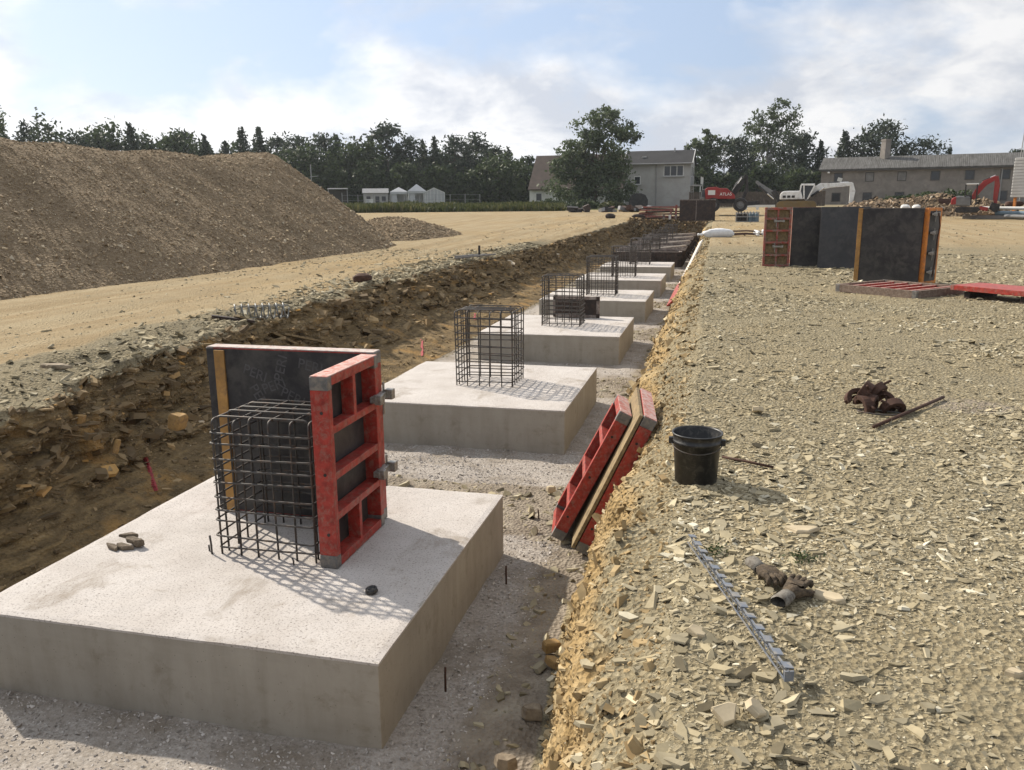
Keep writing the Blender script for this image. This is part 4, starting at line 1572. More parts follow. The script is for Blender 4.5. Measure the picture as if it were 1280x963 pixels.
# ------------------------------------------------------------------ footing forms at the far end of the trench
FORM_L = ['nearest rusty steel footing form with cross bars, next to the last bare footing', 'second rusty footing form from the near end of the form row', 'third rusty footing form from the near end of the form row', 'last rusty footing form at the far end of the trench']
for k in range(N_FORM):
    y0 = FY0 + FSP * (N_FOOT + k) + (.15 if k else .4)
    dz = 0.0
    t = thing('footing_form', FORM_L[k], 'formwork', (-2.95, y0, Z_FLOOR + .06 + dz), 0, 'rusty footing forms in the trench')
    W, L_, Hh = 2.75, FL + 1.6, .66
    for (nm, c, s) in (('front_wall', (0, 0, Hh / 2), (W, .11, Hh)), ('rear_wall', (0, L_, Hh / 2), (W, .11, Hh)), ('side_wall', (-W / 2, L_ / 2, Hh / 2), (.11, L_ - .12, Hh)), ('side_wall', (W / 2, L_ / 2, Hh / 2), (.11, L_ - .12, Hh))):
        b = MB()
        b.box(c, s)
        wl_ = b.build(nm, 'rust_dark', t, bevel=.006)
        n_ = int(max(s[0], s[1]) / .55)
        for j in range(n_ + 1):                        # outer stiffeners
            b = MB()
            if s[0] > 1:
                b.box((c[0] - s[0] / 2 + s[0] * j / n_, c[1] + (-.09 if c[1] < 1 else .09), Hh / 2), (.06, .07, Hh - .04))
            else:
                b.box((c[0] + math.copysign(.09, c[0]), c[1] - s[1] / 2 + s[1] * j / n_, Hh / 2), (.07, .06, Hh - .04))
            b.build('stiffener', 'rust_dark', wl_, bevel=.006)
        b = MB()
        if s[0] > 1:
            b.box((c[0], c[1], Hh + .008), (s[0], s[1] + .02, .012))
        else:
            b.box((c[0], c[1], Hh + .008), (s[0] + .02, s[1] - .02, .012))
        b.build('top_flange', 'rusty_beam', t)
    for j in range(4):
        b = MB()
        yb = L_ * (j + .6) / 4.2
        b.bar((-W / 2 - .15, yb, Hh + .05), (W / 2 + .2, yb, Hh + .05), .07, .07)
        b.build('cross_bar', 'rusty_beam', t, bevel=.004)
    for j in range(3):
        b = MB()
        b.bar((W / 2 + .20, L_ * (j + .5) / 3, Hh * .8), (W / 2 + .75, L_ * (j + .5) / 3 + .1, .02), .07)
        b.build('raking_prop', 'rust_dark', t)
    b = MB()
    b.bar((-.2, .3, Hh + .10), (W / 2 + .1, L_ - .5, Hh + .11), .06, .05)
    b.build('brace_board', 'white_wood', t)

# ------------------------------------------------------------------ board leaning against the right bank
a0, a1 = Vector((-1.20, 23.4, Z_FLOOR + .10)), Vector((-.62, 33.0, .16))
t = thing('leaning_board', 'long pale board with a red end leaning up the right bank', 'board', a0)
dd = a1 - a0
b = MB()
b.bar(dd * .26, dd, .045, .18, up=(.6, 0, .6))
b.build('board_body', 'white_wood', t, bevel=.004)
b = MB()
b.bar((0, 0, 0), dd * .26, .06, .30, up=(.6, 0, .6))
b.build('red_end', 'red', t, bevel=.004)

# ------------------------------------------------------------------ standing column forms on the right
def standing(label, loc, rz, W, H, D, paint, ply_side, ribs=(.3, .62, .95, 1.25), lean=0.0, ply='ply', posts=(), timber=False, chain=False, clamps=(), grp=True, corner='steel_grey'):
    t = thing('column_form', label, 'formwork', loc, rot=(lean, 0, rz), group='column forms standing on the shale' if grp else None)
    frame_panel(t, W, H, D, paint, ribs, posts, ply=ply, corner=corner, holes=False)
    if ply_side:
        # plywood covers the whole near face
        b = MB()
        b.box((W / 2, -D / 2 - .010, H / 2), (W - .006, .018, H - .006))
        b.build('plywood_sheet', ply, t, bevel=.002)
    for (x, z) in clamps:
        form_clamp(t, (x, D / 2 + .03, z), 0)
    return t


zf = lambda x, y: gz(x, y) - .012
F1H = 1.50
t = standing('left red column form showing its ribs and two clamps to the camera', (1.80, 22.45, zf(1.5, 22.4)), R(180), .66, F1H, .11, 'red_worn', False, ribs=(.30, .62, .92, 1.22), clamps=((.3, .52), (.3, 1.16)), ply='ply_edge', posts=((.33, .05, 1.45),), corner='red_worn')
back = thing('wing_panel', None, None, (-.02, -.10, 0), R(180) + R(0))
back.parent = t
frame_panel(back, .95, F1H, .10, 'red_worn', (.4, .8, 1.2), (), ply='ply', holes=False, org=(0, .0, 0))
b = MB()
b.box((.475, -.062, F1H / 2), (.945, .018, F1H - .006))
b.build('plywood_sheet', 'ply', back)
standing('middle black faced column form leaning beside the red ribbed one', (2.44, 21.95, zf(2.5, 22.0)), R(-7), 1.12, 1.50, .10, 'rust_dark', True, lean=R(-3), ply='ply_grey')
tC = standing('right black faced column form with ochre timber edge and orange rib frame', (2.86, 18.55, zf(3.0, 18.4)), R(-26), 1.20, 1.50, .11, 'rust_dark', True, lean=R(0))
b = MB()
b.box((.0, -.075, .75), (.085, .03, 1.50))
b.build('edge_timber', 'timber', tC, bevel=.003)
side = thing('orange_wing', None, None, (1.22, -.02, 0), R(78))
side.parent = tC
frame_panel(side, .55, 1.50, .12, 'orange', (.18, .48, .8, 1.12, 1.4), (), ply='ply', holes=False, corner='orange')
for z in (.25, .62, 1.02, 1.38):
    form_clamp(side, (.18, -.10, z), R(10))
b = MB()
b.tube([(.24, -.14, 1.4), (.27, -.17, 1.15), (.23, -.16, .9), (.26, -.15, .6), (.22, -.14, .15)], .012, 6)
b.build('hanging_chain', 'rust', side)

# flat panel, ribs up
pa, pb, pc = Vector((2.165, 16.36, 0)), Vector((3.315, 15.23, 0)), Vector((4.02, 16.38, 0))
ax = (pb - pa)
t = thing('lying_form_panel', 'red ribbed form panel lying flat on the shale before the black form', 'formwork', lie(pa.x, pa.y, .07))
Wp, Hp = ax.length, (pc - pb).length + .1
# the ribs (local +y) point up; local x runs away from the viewer, local z to the right
zx = ax.normalized()
xx_ = Vector((-zx.y, zx.x, 0))
mt = Matrix.Identity(4)
for i_ in range(3):
    mt[i_][0], mt[i_][1], mt[i_][2] = xx_[i_], (0, 0, 1)[i_], zx[i_]
t.matrix_world = Matrix.Translation(t.location) @ mt
frame_panel(t, Hp, Wp, .14, 'panel_edge', (), (), ply='red', corner='steel_grey', holes=False)
for z_ in np.linspace(.24, Wp - .24, 5):
    b = MB()
    b.box((Hp / 2, .0, z_), (Hp - .112, .10, .045))
    rb_ = b.build('cross_rib', 'red', t, bevel=.004)
    b = MB()
    b.box((Hp / 2, .052, z_), (Hp - .115, .004, .040))
    b.build('cement_crust', 'red_dust', rb_)
# red panel on two timbers, running out of the picture
pa, pb = Vector((3.93, 15.62, 0)), Vector((5.05, 14.3, 0))
ax = pb - pa
t = thing('lying_form_panel', 'red form panel lying on dark timbers at the right edge of the photo', 'formwork', lie(pa.x, pa.y, .17))
t.matrix_world = Matrix.Translation(t.location) @ Matrix.Rotation(math.atan2(ax.y, ax.x), 4, 'Z') @ Matrix(((1, 0, 0, 0), (0, 0, 1, 0), (0, -1, 0, 0), (0, 0, 0, 1))) @ Matrix.Rotation(math.pi, 4, 'X') @ Matrix.Translation((0, 0, -.80))
frame_panel(t, 1.9, .80, .085, 'red', (.4,), (), ply='red', corner='red_worn', holes=True)
b = MB()
b.box((.95, .036, .40), (1.88, .012, .78))
b.box((.95, -.036, .40), (1.88, .012, .78))
b.build('red_skin', 'red', t)
for k, f in enumerate((.16, .72)):
    p = pa + ax * f
    b = MB()
    b.box((0, .40, 0), (.10, .75, .11))
    o = b.build('bearer_timber', 'rust_dark', None, bevel=.004, loc=lie(p.x + .02, p.y + .02, .055), rot=(0, 0, math.atan2(ax.y, ax.x)))
    tag(o, ('dark bearer timber under the left end of the red panel', 'dark bearer timber under the right part of the red panel')[k], 'timber', 'bearers under the red panel')

# ------------------------------------------------------------------ sack and bundle near the far lip
def lumpy(name, label, cat, loc, size, mat, rz, seed, n=20, group=None):
    V, F = [], []
    for i in range(n + 1):
        th = math.pi * i / n
        for j in range(n):
            ph = 2 * math.pi * j / n
            V.append((math.sin(th) * math.cos(ph), math.sin(th) * math.sin(ph), math.cos(th)))
    V = np.array(V)
    k = 1 + .22 * fbm(V[:, 0] * 1.8 + seed, V[:, 1] * 1.8, V[:, 2] * 1.8, 4, 401)
    V = np.sign(V) * np.abs(V) ** .8 * k[:, None] * np.array(size) / 2
    V[:, 2] = np.maximum(V[:, 2], -size[2] * .42)
    for i in range(n):
        for j in range(n):
            F.append((i * n + j, (i + 1) * n + j, (i + 1) * n + (j + 1) % n, i * n + (j + 1) % n))
    b = MB()
    b._add(V.tolist(), F)
    o = b.build(name, mat, None, smooth=True, loc=loc, rot=(0, 0, rz))
    return tag(o, label, cat, group)


o = lumpy('plastic_sack', 'white plastic sack lying on the right lip of the trench', 'sack', lie(.05, 38.6, .16), (1.35, .5, .42), 'sack', R(8), 3)
b = MB()
b.lathe([(.05, 0), (.09, .05), (.04, .12), (.07, .22), (.02, .24)], 10, (0, 0, 0), 'x')
nk = b.build('tied_neck', 'sack', o, smooth=True)
nk.location = (-.72, 0, -.05)
nk.rotation_euler = (0, 0, math.pi)
t = thing('rebar_bundle', 'dark bundle of rusty bars and rags lying on the shale right of the white sack', 'rebar bundle', lie(1.25, 39.5, .02), R(4))
b = MB()
rr = random.Random(5)
for k in range(14):
    y, z = rr.uniform(-.25, .25), rr.uniform(.03, .22)
    b.tube([(-.75 + rr.uniform(-.2, .2), y, z), (0, y + rr.uniform(-.05, .05), z + .03), (.6 + rr.uniform(-.2, .2), y, z)], .016, 5)
b.build('bars', 'rust', t)
b = MB()
b.box((.45, 0, .12), (.12, .5, .22), (.1, .2, .3))
b.box((.72, .05, .14), (.10, .16, .24), (.2, .1, .3))
b.build('wrapping', 'sack', t, bevel=.03)

# ------------------------------------------------------------------ odds and ends on the left crest
t = thing('spacer_coil', 'pale grey spring coil of wire spacers on planks at the left crest', 'wire coil', lie(-6.93, 11.6, .12), R(25))
b = MB()
b.tube([(-.42 + .84 * k / 110, .12 * math.cos(k * .46), .12 * math.sin(k * .46)) for k in range(111)], .012, 5)
b.build('coil_wire', 'rebar_grey', t, smooth=True)
b = MB()
for a in range(4):
    g = R(45 + 90 * a)
    b.tube([(-.42, .12 * math.cos(g), .12 * math.sin(g)), (.42, .12 * math.cos(g), .12 * math.sin(g))], .006, 5)
b.build('coil_tie', 'rebar_grey', t)
for k, (p, q_, w_, lb, mt) in enumerate((((-7.35, 10.9), (-6.85, 11.25), .12, 'dark plank lying left of the wire coil on the crest', 'rust_dark'),
                                       ((-6.75, 11.9), (-6.55, 12.9), .10, 'pale plank lying right of the wire coil on the crest', 'ply_edge'),
                                       ((-7.05, 11.1), (-6.65, 12.1), .16, 'brown plank under the wire coil on the crest', 'ply_edge'))):
    a_, b_ = Vector(lie(*p, .07)), Vector(lie(*q_, .07))
    b = MB()
    b.bar((0, 0, 0), b_ - a_, w_, .035)
    o = b.build('plank', mt, None, bevel=.003, loc=a_)
    tag(o, lb, 'plank', 'planks on the left crest')
lumpy('rusty_lump', 'small rusty lump of clamps on the left crest beyond the coil', 'clamp', lie(-7.55, 16.9, .08), (.42, .3, .22), 'rust', R(20), 9)
t = thing('steel_scrap', 'grey scrap frame of bars with an upright pin on the far left crest', 'scrap', lie(-7.35, 24.6, .05), R(62))
b = MB()
for k in range(5):
    b.bar((-.9 + .1 * k, -.2 + .1 * k, .04 + .03 * (k % 2)), (.9 - .15 * k, -.18 + .1 * k, .07), .05, .04)
b.build('bars', 'steel_grey', t)
b = MB()
b.bar((.35, 0, 0), (.36, 0, .36), .05)
b.build('upright_pin', 'exc_black', t)
for (px, py, lb) in ((763, 271, 'dark clod on the sandy ground left of the pit end'), (800, 270, 'flat dark scrap with a raised tail on the sand near the pit end')):
    p = far(px, 62)
    lumpy('dark_clod', lb, 'clod', (p.x, p.y, p.z + .15), (.75, .5, .42) if px < 790 else (1.1, .5, .3), 'rust_dark', R(10), px)
# ================================================================== background
# ------------------------------------------------------------------ foliage
def quads(C, s, mat_tint, up_bias=0.0, rng=None, elong=1.6):
    """leaf clumps: random pointed quads at C"""
    n = len(C)
    d1 = rng.normal(size=(n, 3))
    d1 /= np.linalg.norm(d1, axis=1, keepdims=True)
    d2 = rng.normal(size=(n, 3))
    d2 -= d1 * (d1 * d2).sum(1, keepdims=True)
    d2 /= np.linalg.norm(d2, axis=1, keepdims=True)
    a = d1 * (s * elong / 2)[:, None]
    b = d2 * (s / 2)[:, None]
    k = rng.uniform(.2, .6, (n, 1))
    V = np.stack([C - a, C + b - a * k, C + a, C - b + a * k], 1).reshape(-1, 3)
    return V, np.repeat(mat_tint, 4)


def trunk_mb(path, r0, r1, limbs, rr):
    b = MB()
    n = len(path)
    b.tube(path, r0, 7, radii=[r0 + (r1 - r0) * (i / (n - 1)) ** .8 for i in range(n)])
    return b


def leaf_object(name, C, s, tint, mat, parent, rng, elong=1.6):
    V, t = quads(C, s, tint, 0, rng, elong)
    n = len(C)
    return np_mesh(name, V, np.arange(4 * n), np.full(n, 4), mat, False, {'tint': t}, parent)


def conifer(label, loc, h, w, seed, group, dens=1.0, pine=False, bare=.12, name=None):
    rng = np.random.default_rng(seed)
    t = thing(name or ('pine_tree' if pine else 'spruce_tree'), label, 'tree', loc, rng.uniform(0, 6.28), group)
    b = MB()
    lean = rng.normal(0, .012 * h, 2)
    path = [(lean[0] * f, lean[1] * f, h * f * .97 - .2) for f in np.linspace(0, 1, 6)]
    b.tube(path, .1, 7, radii=[.018 * h * (1 - .93 * f) for f in np.linspace(0, 1, 6)])
    C, S, T = [], [], []
    if pine:
        nb = int(26 * dens)
        for k in range(nb):
            f = bare + (1 - bare) * ((k + rng.uniform(0, 1)) / nb)
            env = (w / 2) * (1 - .55 * abs(f - .55) / .5) * (.35 if f > .93 else 1) * rng.uniform(.45, 1.15)
            a = rng.uniform(0, 2 * np.pi)
            z0, z1 = f * h * .95, min(f * h * .95 + env * rng.uniform(-.05, .5), h * .98)
            tip = np.array([math.cos(a) * env, math.sin(a) * env, z1])
            b.tube([(0, 0, z0 - .1), tuple(tip * np.array([.5, .5, 0]) + np.array([0, 0, (z0 + z1) / 2])), tuple(tip)], .04, 4, radii=[.035 * h / 10 + .01, .03, .012])
            m_ = int(46)
            q = rng.normal(size=(m_, 3)) * np.array([.30, .30, .18]) * w * .33 + tip * np.array([.82, .82, 1])
            C.append(q)
            S.append(rng.uniform(.16, .40, m_) * (h / 11))
            T.append(np.clip(rng.normal(.42 + .25 * (f - .5), .2, m_), 0, 1))
    else:
        nl = int(17 * dens + 6)
        for k in range(nl):
            f = bare + (1 - bare) * k / (nl - 1)
            env = (w / 2) * max(0.0, 1 - f) ** .75 * rng.uniform(.82, 1.12) + .12
            nbr = max(4, int(9 * (1 - f) + 4))
            a0 = rng.uniform(0, 6.28)
            for j in range(nbr):
                a = a0 + 2 * np.pi * j / nbr + rng.normal(0, .2)
                L = env * rng.uniform(.65, 1.15)
                m_ = max(4, int(15 * L / (w / 2) + 4))
                u = rng.uniform(.12, 1, m_) ** .8
                q = np.stack([math.cos(a) * L * u, math.sin(a) * L * u, f * h + L * (.10 * u - .38 * u * u) + rng.normal(0, .1, m_)], -1)
                q += rng.normal(0, .10, (m_, 3)) * np.array([1, 1, .5]) * (w / 4)
                C.append(q)
                S.append(rng.uniform(.18, .42, m_) * (h / 11))
                T.append(np.clip(.25 + .4 * u + rng.normal(0, .12, m_), 0, 1))
        C.append(np.stack([rng.normal(0, .05, 10), rng.normal(0, .05, 10), rng.uniform(.93, 1.0, 10) * h], -1))
        S.append(np.full(10, .22))
        T.append(np.full(10, .6))
    b.build('trunk', 'bark', t)
    leaf_object('crown', np.concatenate(C), np.concatenate(S), np.concatenate(T), 'needle', t, rng, 1.9)
    return t


def broad(label, loc, h, w, seed, group, lobes=None, mat='leaf', name='broadleaf_tree', n=5200, leaf=.30, bark='bark', depth=None, gaps=.55, trunk_h=.3, sag=0.0):
    """lobes: list of (x, z, rx, rz) in fractions of w and h (seen from the front)"""
    rng = np.random.default_rng(seed)
    t = thing(name, label, 'tree' if 'bush' not in name else 'bush', loc, bearing_of(loc), group)
    lobes = lobes or [(rng.uniform(-.28, .28), rng.uniform(.35, .85), rng.uniform(.18, .32), rng.uniform(.14, .26)) for _ in range(9)] + [(0, .55, .42, .34), (0, .30, .42, .25)]
    C, S, T = [], [], []
    b = MB()
    b.tube([(0, 0, -.3), (w * .02, 0, h * .2), (-w * .02, 0, h * .45), (0, 0, h * .62)], .1, 7, radii=[.022 * h + .03, .017 * h, .012 * h, .006 * h])
    area = sum(l[2] * l[3] for l in lobes)
    dz_ = depth or w * .5
    for (x, z, rx, rz) in lobes:
        m_ = int(n * rx * rz / area)
        y0 = rng.uniform(-.22, .22) * dz_
        c0 = np.array([x * w, y0, z * h])
        b.tube([(0, 0, h * min(trunk_h, z * .6)), tuple(c0 * np.array([.5, .5, .62]) + np.array([0, 0, .12 * h * z])), tuple(c0)], .05, 5, radii=[.009 * h, .006 * h, .003 * h])
        # sub clumps inside the lobe leave holes between them
        ns = max(5, int(26 * math.sqrt(rx * rz) / .3))
        v = rng.normal(size=(ns, 3))
        v /= np.linalg.norm(v, axis=1, keepdims=True)
        v *= rng.uniform(.35, 1.0, (ns, 1)) ** .5
        cc = c0 + v * np.array([rx * w, .5 * (rx * w + dz_ * .3), rz * h])
        pick = rng.integers(0, ns, m_)
        sp = np.array([rx * w, rx * w, rz * h]) * (.30 * gaps / .55)
        q = cc[pick] + rng.normal(size=(m_, 3)) * sp * .62
        q[:, 2] -= sag * np.abs(rng.normal(size=m_)) * h * .05
        q[:, 2] = np.maximum(q[:, 2], .02 * h)
        C.append(q)
        S.append(rng.uniform(.55, 1.25, m_) * leaf)
        tone = rng.normal(.45, .18, ns)
        T.append(np.clip(tone[pick] + rng.normal(0, .14, m_), 0, 1))
    b.build('trunk', bark, t)
    leaf_object('crown', np.concatenate(C), np.concatenate(S), np.concatenate(T), mat, t, rng)
    return t


def bearing_of(p):
    return math.atan2(p[1], p[0]) - math.pi / 2


def px_m(rng_):
    return rng_ / 1062.0


def top_h(px, rng_, ytop, p):
    return far(px, rng_, ytop).z - p.z


# woodland row behind the heap and the tents
G1 = 'trees of the woodland row behind the heap and tents'
rows = [  # px, top y, kind, width px
    (12, 150, 's', 46), (42, 147, 's', 44), (80, 143, 'b', 46), (104, 160, 'p', 34), (126, 153, 'b', 46), (150, 166, 'p', 36), (172, 150, 's', 34), (208, 155, 'b', 48), (234, 156, 'p', 28),
    (262, 163, 's', 24), (287, 171, 's', 22), (309, 154, 's', 32), (329, 155, 's', 32), (351, 168, 'p', 34), (378, 168, 'p', 34), (405, 165, 'p', 34), (424, 168, 's', 30),
    (443, 163, 'b', 56), (487, 151, 'p', 38), (466, 170, 's', 30), (515, 168, 'p', 34), (531, 175, 's', 26), (545, 171, 's', 28), (571, 168, 'p', 34), (597, 166, 'p', 34), (618, 181, 'p', 26), (636, 184, 's', 26), (585, 180, 's', 26), (500, 180, 's', 26)]
KIND = {'s': 'dark spruce', 'p': 'dark pine', 'b': 'dark rounded broadleaf tree'}
LBL = {0: 'leftmost dark spruce over the gravel heap, behind the birch', 2: 'round dark tree over the heap, third crown from the left edge', 4: 'round dark tree above the left middle of the heap', 6: 'slim spruce standing above the middle of the heap crest',
       7: 'widest round dark tree above the heap crest', 9: 'small spruce standing alone over the heap crest', 11: 'left of two tall spruces where the heap falls off', 12: 'right of two tall spruces where the heap falls off', 17: 'broad dark crown right of the heap end, above the canopy',
       18: 'tallest pine of the woodland row, above the white tents', 27: None, 24: 'tall dark pine near the right end of the woodland row'}
for k, (px, yt, kd, wp) in enumerate(rows):
    rg = 128 + (k * 37 % 11) - 5
    p = far(px, rg)
    h = top_h(px, rg, yt + (7 if px < 340 else 2), p)
    w_ = wp * px_m(rg) * (1.75 if kd == 's' else 1.5)
    where = 'over the gravel heap crest' if px < 340 else 'in the row behind the tents and canopy'
    lb = LBL.get(k) or {'s': 'dark spruce ', 'p': 'dark pine ', 'b': 'dark broadleaf tree '}[kd] + where + ', merging with its neighbours'
    if kd == 'b':
        broad(lb, p, h, w_ * .95, 500 + k, G1, n=5200, leaf=.40, mat='leaf', gaps=.6)
    else:
        conifer(lb, p, h, w_, 500 + k, G1, pine=(kd == 'p'), dens=1.5, bare=.10 if kd == 's' else .22)
# second, deeper rank closing the gaps low down
for k in range(34):
    px = 8 + k * 19.4
    p = far(px, 137)
    broad('dark tree deep in the woodland row, seen between the nearer crowns', p, top_h(px, 137, (181 if px < 330 else 192) + (k * 7 % 15), p), 5.6, 560 + k, 'deep rank of the woodland row', n=2200, leaf=.46, name='woodland_tree')
bush = [(378, 180, 92, 'large dark bush rising behind the heap end and the caravan'), (462, 200, 46, 'bright green young tree left of the white tents'), (508, 203, 42, 'dark round bush behind the left white tent'),
        (548, 203, 46, 'dark bush behind the right tent and the greenhouse'), (420, 212, 40, 'dark bush behind the flat canopy'), (624, 190, 66, 'large dark green bush at the right end of the woodland row'), (652, 208, 40, 'dark bush right beside the brown barn roof'), (590, 212, 44, 'low dark bush right of the greenhouse')]
for k, (px, yt, wp, lb) in enumerate(bush):
    p = far(px, 121 - k % 3)
    broad(lb, p, top_h(px, 121, yt, p), wp * px_m(121) * 1.15, 600 + k, 'bushes in front of the woodland row', name='bush', n=3400, leaf=.34, trunk_h=.1,
          lobes=[(0, .5, .40, .42), (-.2, .35, .3, .33), (.2, .35, .3, .33), (.1, .75, .22, .22), (-.12, .7, .22, .22), (0, .15, .45, .16)])
# birch cut by the left picture edge
p = far(2, 104)
broad('pale airy birch at the left edge of the photo, tallest there', p, top_h(2, 104, 87, p), 4.6, 640, None, mat='leaf_pale', name='birch_tree', n=3300, leaf=.22, bark='birch_bark', gaps=.62,
      lobes=[(0, .9, .12, .09), (-.08, .78, .2, .1), (.1, .70, .22, .1), (0, .58, .3, .12), (-.2, .48, .3, .12), (.2, .40, .3, .12), (0, .28, .36, .12)], sag=1.5)

# big willow in front of the house
p = far(742, 103)
Hw = top_h(742, 103, 130, p)
ww = 112 * px_m(103)
broad('big leaning willow with pale leaves in front of the brown roofed barn', p, Hw, ww, 650, None, mat='leaf_pale', name='willow_tree', n=15000, leaf=.26, gaps=.60, depth=ww * .6,
      lobes=[(.08, .90, .17, .08), (.26, .84, .16, .10), (.36, .70, .14, .10), (.20, .68, .24, .12), (-.02, .76, .20, .11), (-.14, .64, .18, .10), (-.26, .52, .16, .10), (.05, .52, .26, .12), (-.34, .38, .14, .10),
             (-.10, .36, .30, .14), (.12, .32, .28, .14), (.26, .40, .14, .12), (-.25, .20, .26, .14), (.10, .16, .34, .14), (.30, .18, .14, .12)])
# trees between the house and the long building
G2 = 'trees between the house and the long building'
for k, (px, yt, kd, wp, lb) in enumerate([(876, 162, 'w', 34, 'airy pale tree right of the house gable'), (903, 172, 'p', 34, 'dark pine above the red excavator'), (924, 170, 'p', 26, 'slim pine left of the tall birch'),
                                          (957, 121, 'w', 56, 'tallest airy birch behind the two excavators'), (989, 168, 'p', 32, 'pine right of the tall birch'), (1004, 165, 'p', 28, 'dark pine above the white excavator'),
                                          (1021, 178, 's', 24, 'slim dense spruce left of the long building'), (938, 186, 's', 36, 'dark spruce in front of the tall birch trunk'), (915, 196, 's', 32, 'dark spruce behind the red excavator')]):
    rg = 122 + (k * 5) % 9
    p = far(px, rg)
    h = top_h(px, rg, yt, p)
    if kd == 'w':
        broad(lb, p, h, wp * px_m(rg) * 1.35, 670 + k, G2, mat='leaf_pale', name='birch_tree', n=6500, leaf=.27, bark='birch_bark', gaps=.55,
              lobes=[(.12, .93, .16, .06), (.2, .84, .22, .08), (-.05, .80, .25, .09), (-.28, .72, .18, .08), (.18, .70, .25, .09), (0, .6, .38, .11), (-.1, .45, .4, .12), (.1, .3, .42, .12), (0, .16, .42, .12)])
    else:
        conifer(lb, p, h, wp * px_m(rg) * 1.55, 670 + k, G2, pine=(kd == 'p'), dens=1.5, bare=.15)
for k, (px, yt, wp, lb) in enumerate([(898, 212, 54, 'dark bush right behind the red excavator body'), (945, 205, 56, 'dark bush behind the dark grey digger arm'), (990, 208, 60, 'dark bush behind the white excavator'), (1016, 214, 36, 'dark bush at the left end of the long building'), (872, 214, 34, 'dark bush at the right gable of the house')]):
    p = far(px, 119)
    broad(lb, p, top_h(px, 119, yt, p), wp * px_m(119) * 1.15, 690 + k, 'bushes between the house and the long building', name='bush', n=3000, leaf=.36, trunk_h=.1,
          lobes=[(0, .5, .40, .42), (-.2, .35, .3, .33), (.2, .35, .3, .33), (.1, .75, .22, .22), (0, .15, .45, .16)])
# pines behind the long building
for k, (px, yt, kd, wp, lb) in enumerate([(1050, 166, 's', 34, 'dark spruce behind the left end of the long building'), (1074, 166, 'p', 30, 'dark pine left of the chimney behind the long building'), (1103, 151, 'p', 46, 'tallest spreading pine behind the chimney of the long building'), (1122, 186, 's', 22, 'low spruce right of the spreading pine'),
                                          (1149, 174, 'p', 38, 'lone pine behind the middle of the long building'), (1180, 187, 's', 18, 'small spruce tip over the long building roof'), (1263, 187, 'p', 20, 'pine tip left of the thin mast'), (1279, 189, 'p', 22, 'pine tip at the right photo edge behind the mast')]):
    rg = 140
    p = far(px, rg)
    conifer(lb, p, top_h(px, rg, yt, p), wp * px_m(rg) * 1.5, 700 + k, 'trees behind the long building', pine=(kd == 'p'), dens=1.6, bare=.25)


# ------------------------------------------------------------------ house
def window(t, x, y, z, w, h, wall='frame_white', panes=1, glass='window', sill=True, ry=-1, d=.05):
    """window on a wall facing local -y (ry=-1): frame proud of the wall, glass pane inside"""
    b = MB()
    f = .09
    b.box((x, y, z + h / 2 - f / 2), (w, d, f))
    b.box((x, y, z - h / 2 + f / 2), (w, d, f))
    for k in range(panes + 1):
        b.box((x - w / 2 + f / 2 + (w - f) * k / panes, y, z), (f, d, h - 2 * f - .004))
    o = b.build('window_frame', wall, t)
    b = MB()
    b.box((x, y + .004, z), (w - f, d * .5, h - f))
    b.build('pane', glass, o)
    if sill:
        b = MB()
        b.box((x, y - .05, z - h / 2 - .05), (w + .2, .18, .07))
        b.build('sill', 'pipe_grey', o)
    return o


def gable_roof(t, x0, x1, y0, y1, ze, zr, mat, name='roof', over=.35, th=.14, inset=0.0):
    ym = (y0 + y1) / 2
    b = MB()
    sl = (zr - ze) / (ym - y0)
    A_, B_ = (y0 - over, ze - over * sl), (ym, zr)
    C_ = (y1 + over, ze - over * sl)
    b.prism([A_, B_, C_, (C_[0], C_[1] + th), (B_[0], B_[1] + th * 1.3), (A_[0], A_[1] + th)], x0 - over * .6, x1 + over * .6, 'yz')
    return b.build(name, mat, t)


Rg = 110.0
k_ = px_m(Rg)
c0 = far(781, Rg)
ht = thing('house', 'grey rendered house with dark roof joined to a brown tiled barn', 'house', (c0.x, c0.y, c0.z - .3), bearing(781) - R(9))
# right, taller part: x 0 .. 8
xR = 8.2
b = MB()
b.box((xR / 2, 3.0, 2.85), (xR, 6.0, 5.7))
b.build('wall', 'plaster_grey', ht)
b = MB()
b.prism([(0.02, 5.7), (3.0, 7.1), (5.98, 5.7)], xR - .16, xR - .002, 'yz')
b.prism([(0.02, 5.7), (3.0, 7.1), (5.98, 5.7)], 0.002, .16, 'yz')
b.build('gable_wall', 'plaster_white', ht)
rf = gable_roof(ht, 0, xR, 0, 6, 5.65, 7.15, 'roof_dark', over=.40)
b = MB()
b.box((0, 0, 0), (.06, .55, .06))
for (xx, yy, nm) in ((5.9, 2.6, 'vent_pipe'), (7.3, 3.0, 'aerial')):
    b = MB()
    b.tube([(xx, yy, 6.9), (xx, yy, 7.6 if nm == 'vent_pipe' else 8.3)], .09 if nm == 'vent_pipe' else .03, 6)
    b.build(nm, 'pipe_grey', rf)
b = MB()
b.bar((1.9, 1.2, 6.47), (2.45, 1.2, 6.47), .35, .10)
b.build('skylight', 'frame_white', rf)
b = MB()
b.bar((-.28, -.42, 5.52), (-.28, 3.0, 7.28), .07, .28)
b.build('verge_board', 'frame_white', rf)
b = MB()
b.bar((xR + .26, -.42, 5.52), (xR + .26, 3.0, 7.28), .07, .22)
b.build('verge_board', 'frame_white', rf)
b = MB()
b.tube([(-.3, -.48, 5.52), (xR + .3, -.48, 5.52)], .08, 8)
b.build('gutter', 'pipe_grey', ht)
b = MB()
b.tube([(3.95, -.46, 5.5), (3.95, -.08, 5.1), (3.95, -.08, .2)], .07, 8)
b.build('downpipe', 'pipe_grey', ht)
window(ht, 1.55, -.01, 3.55, .85, 1.05)
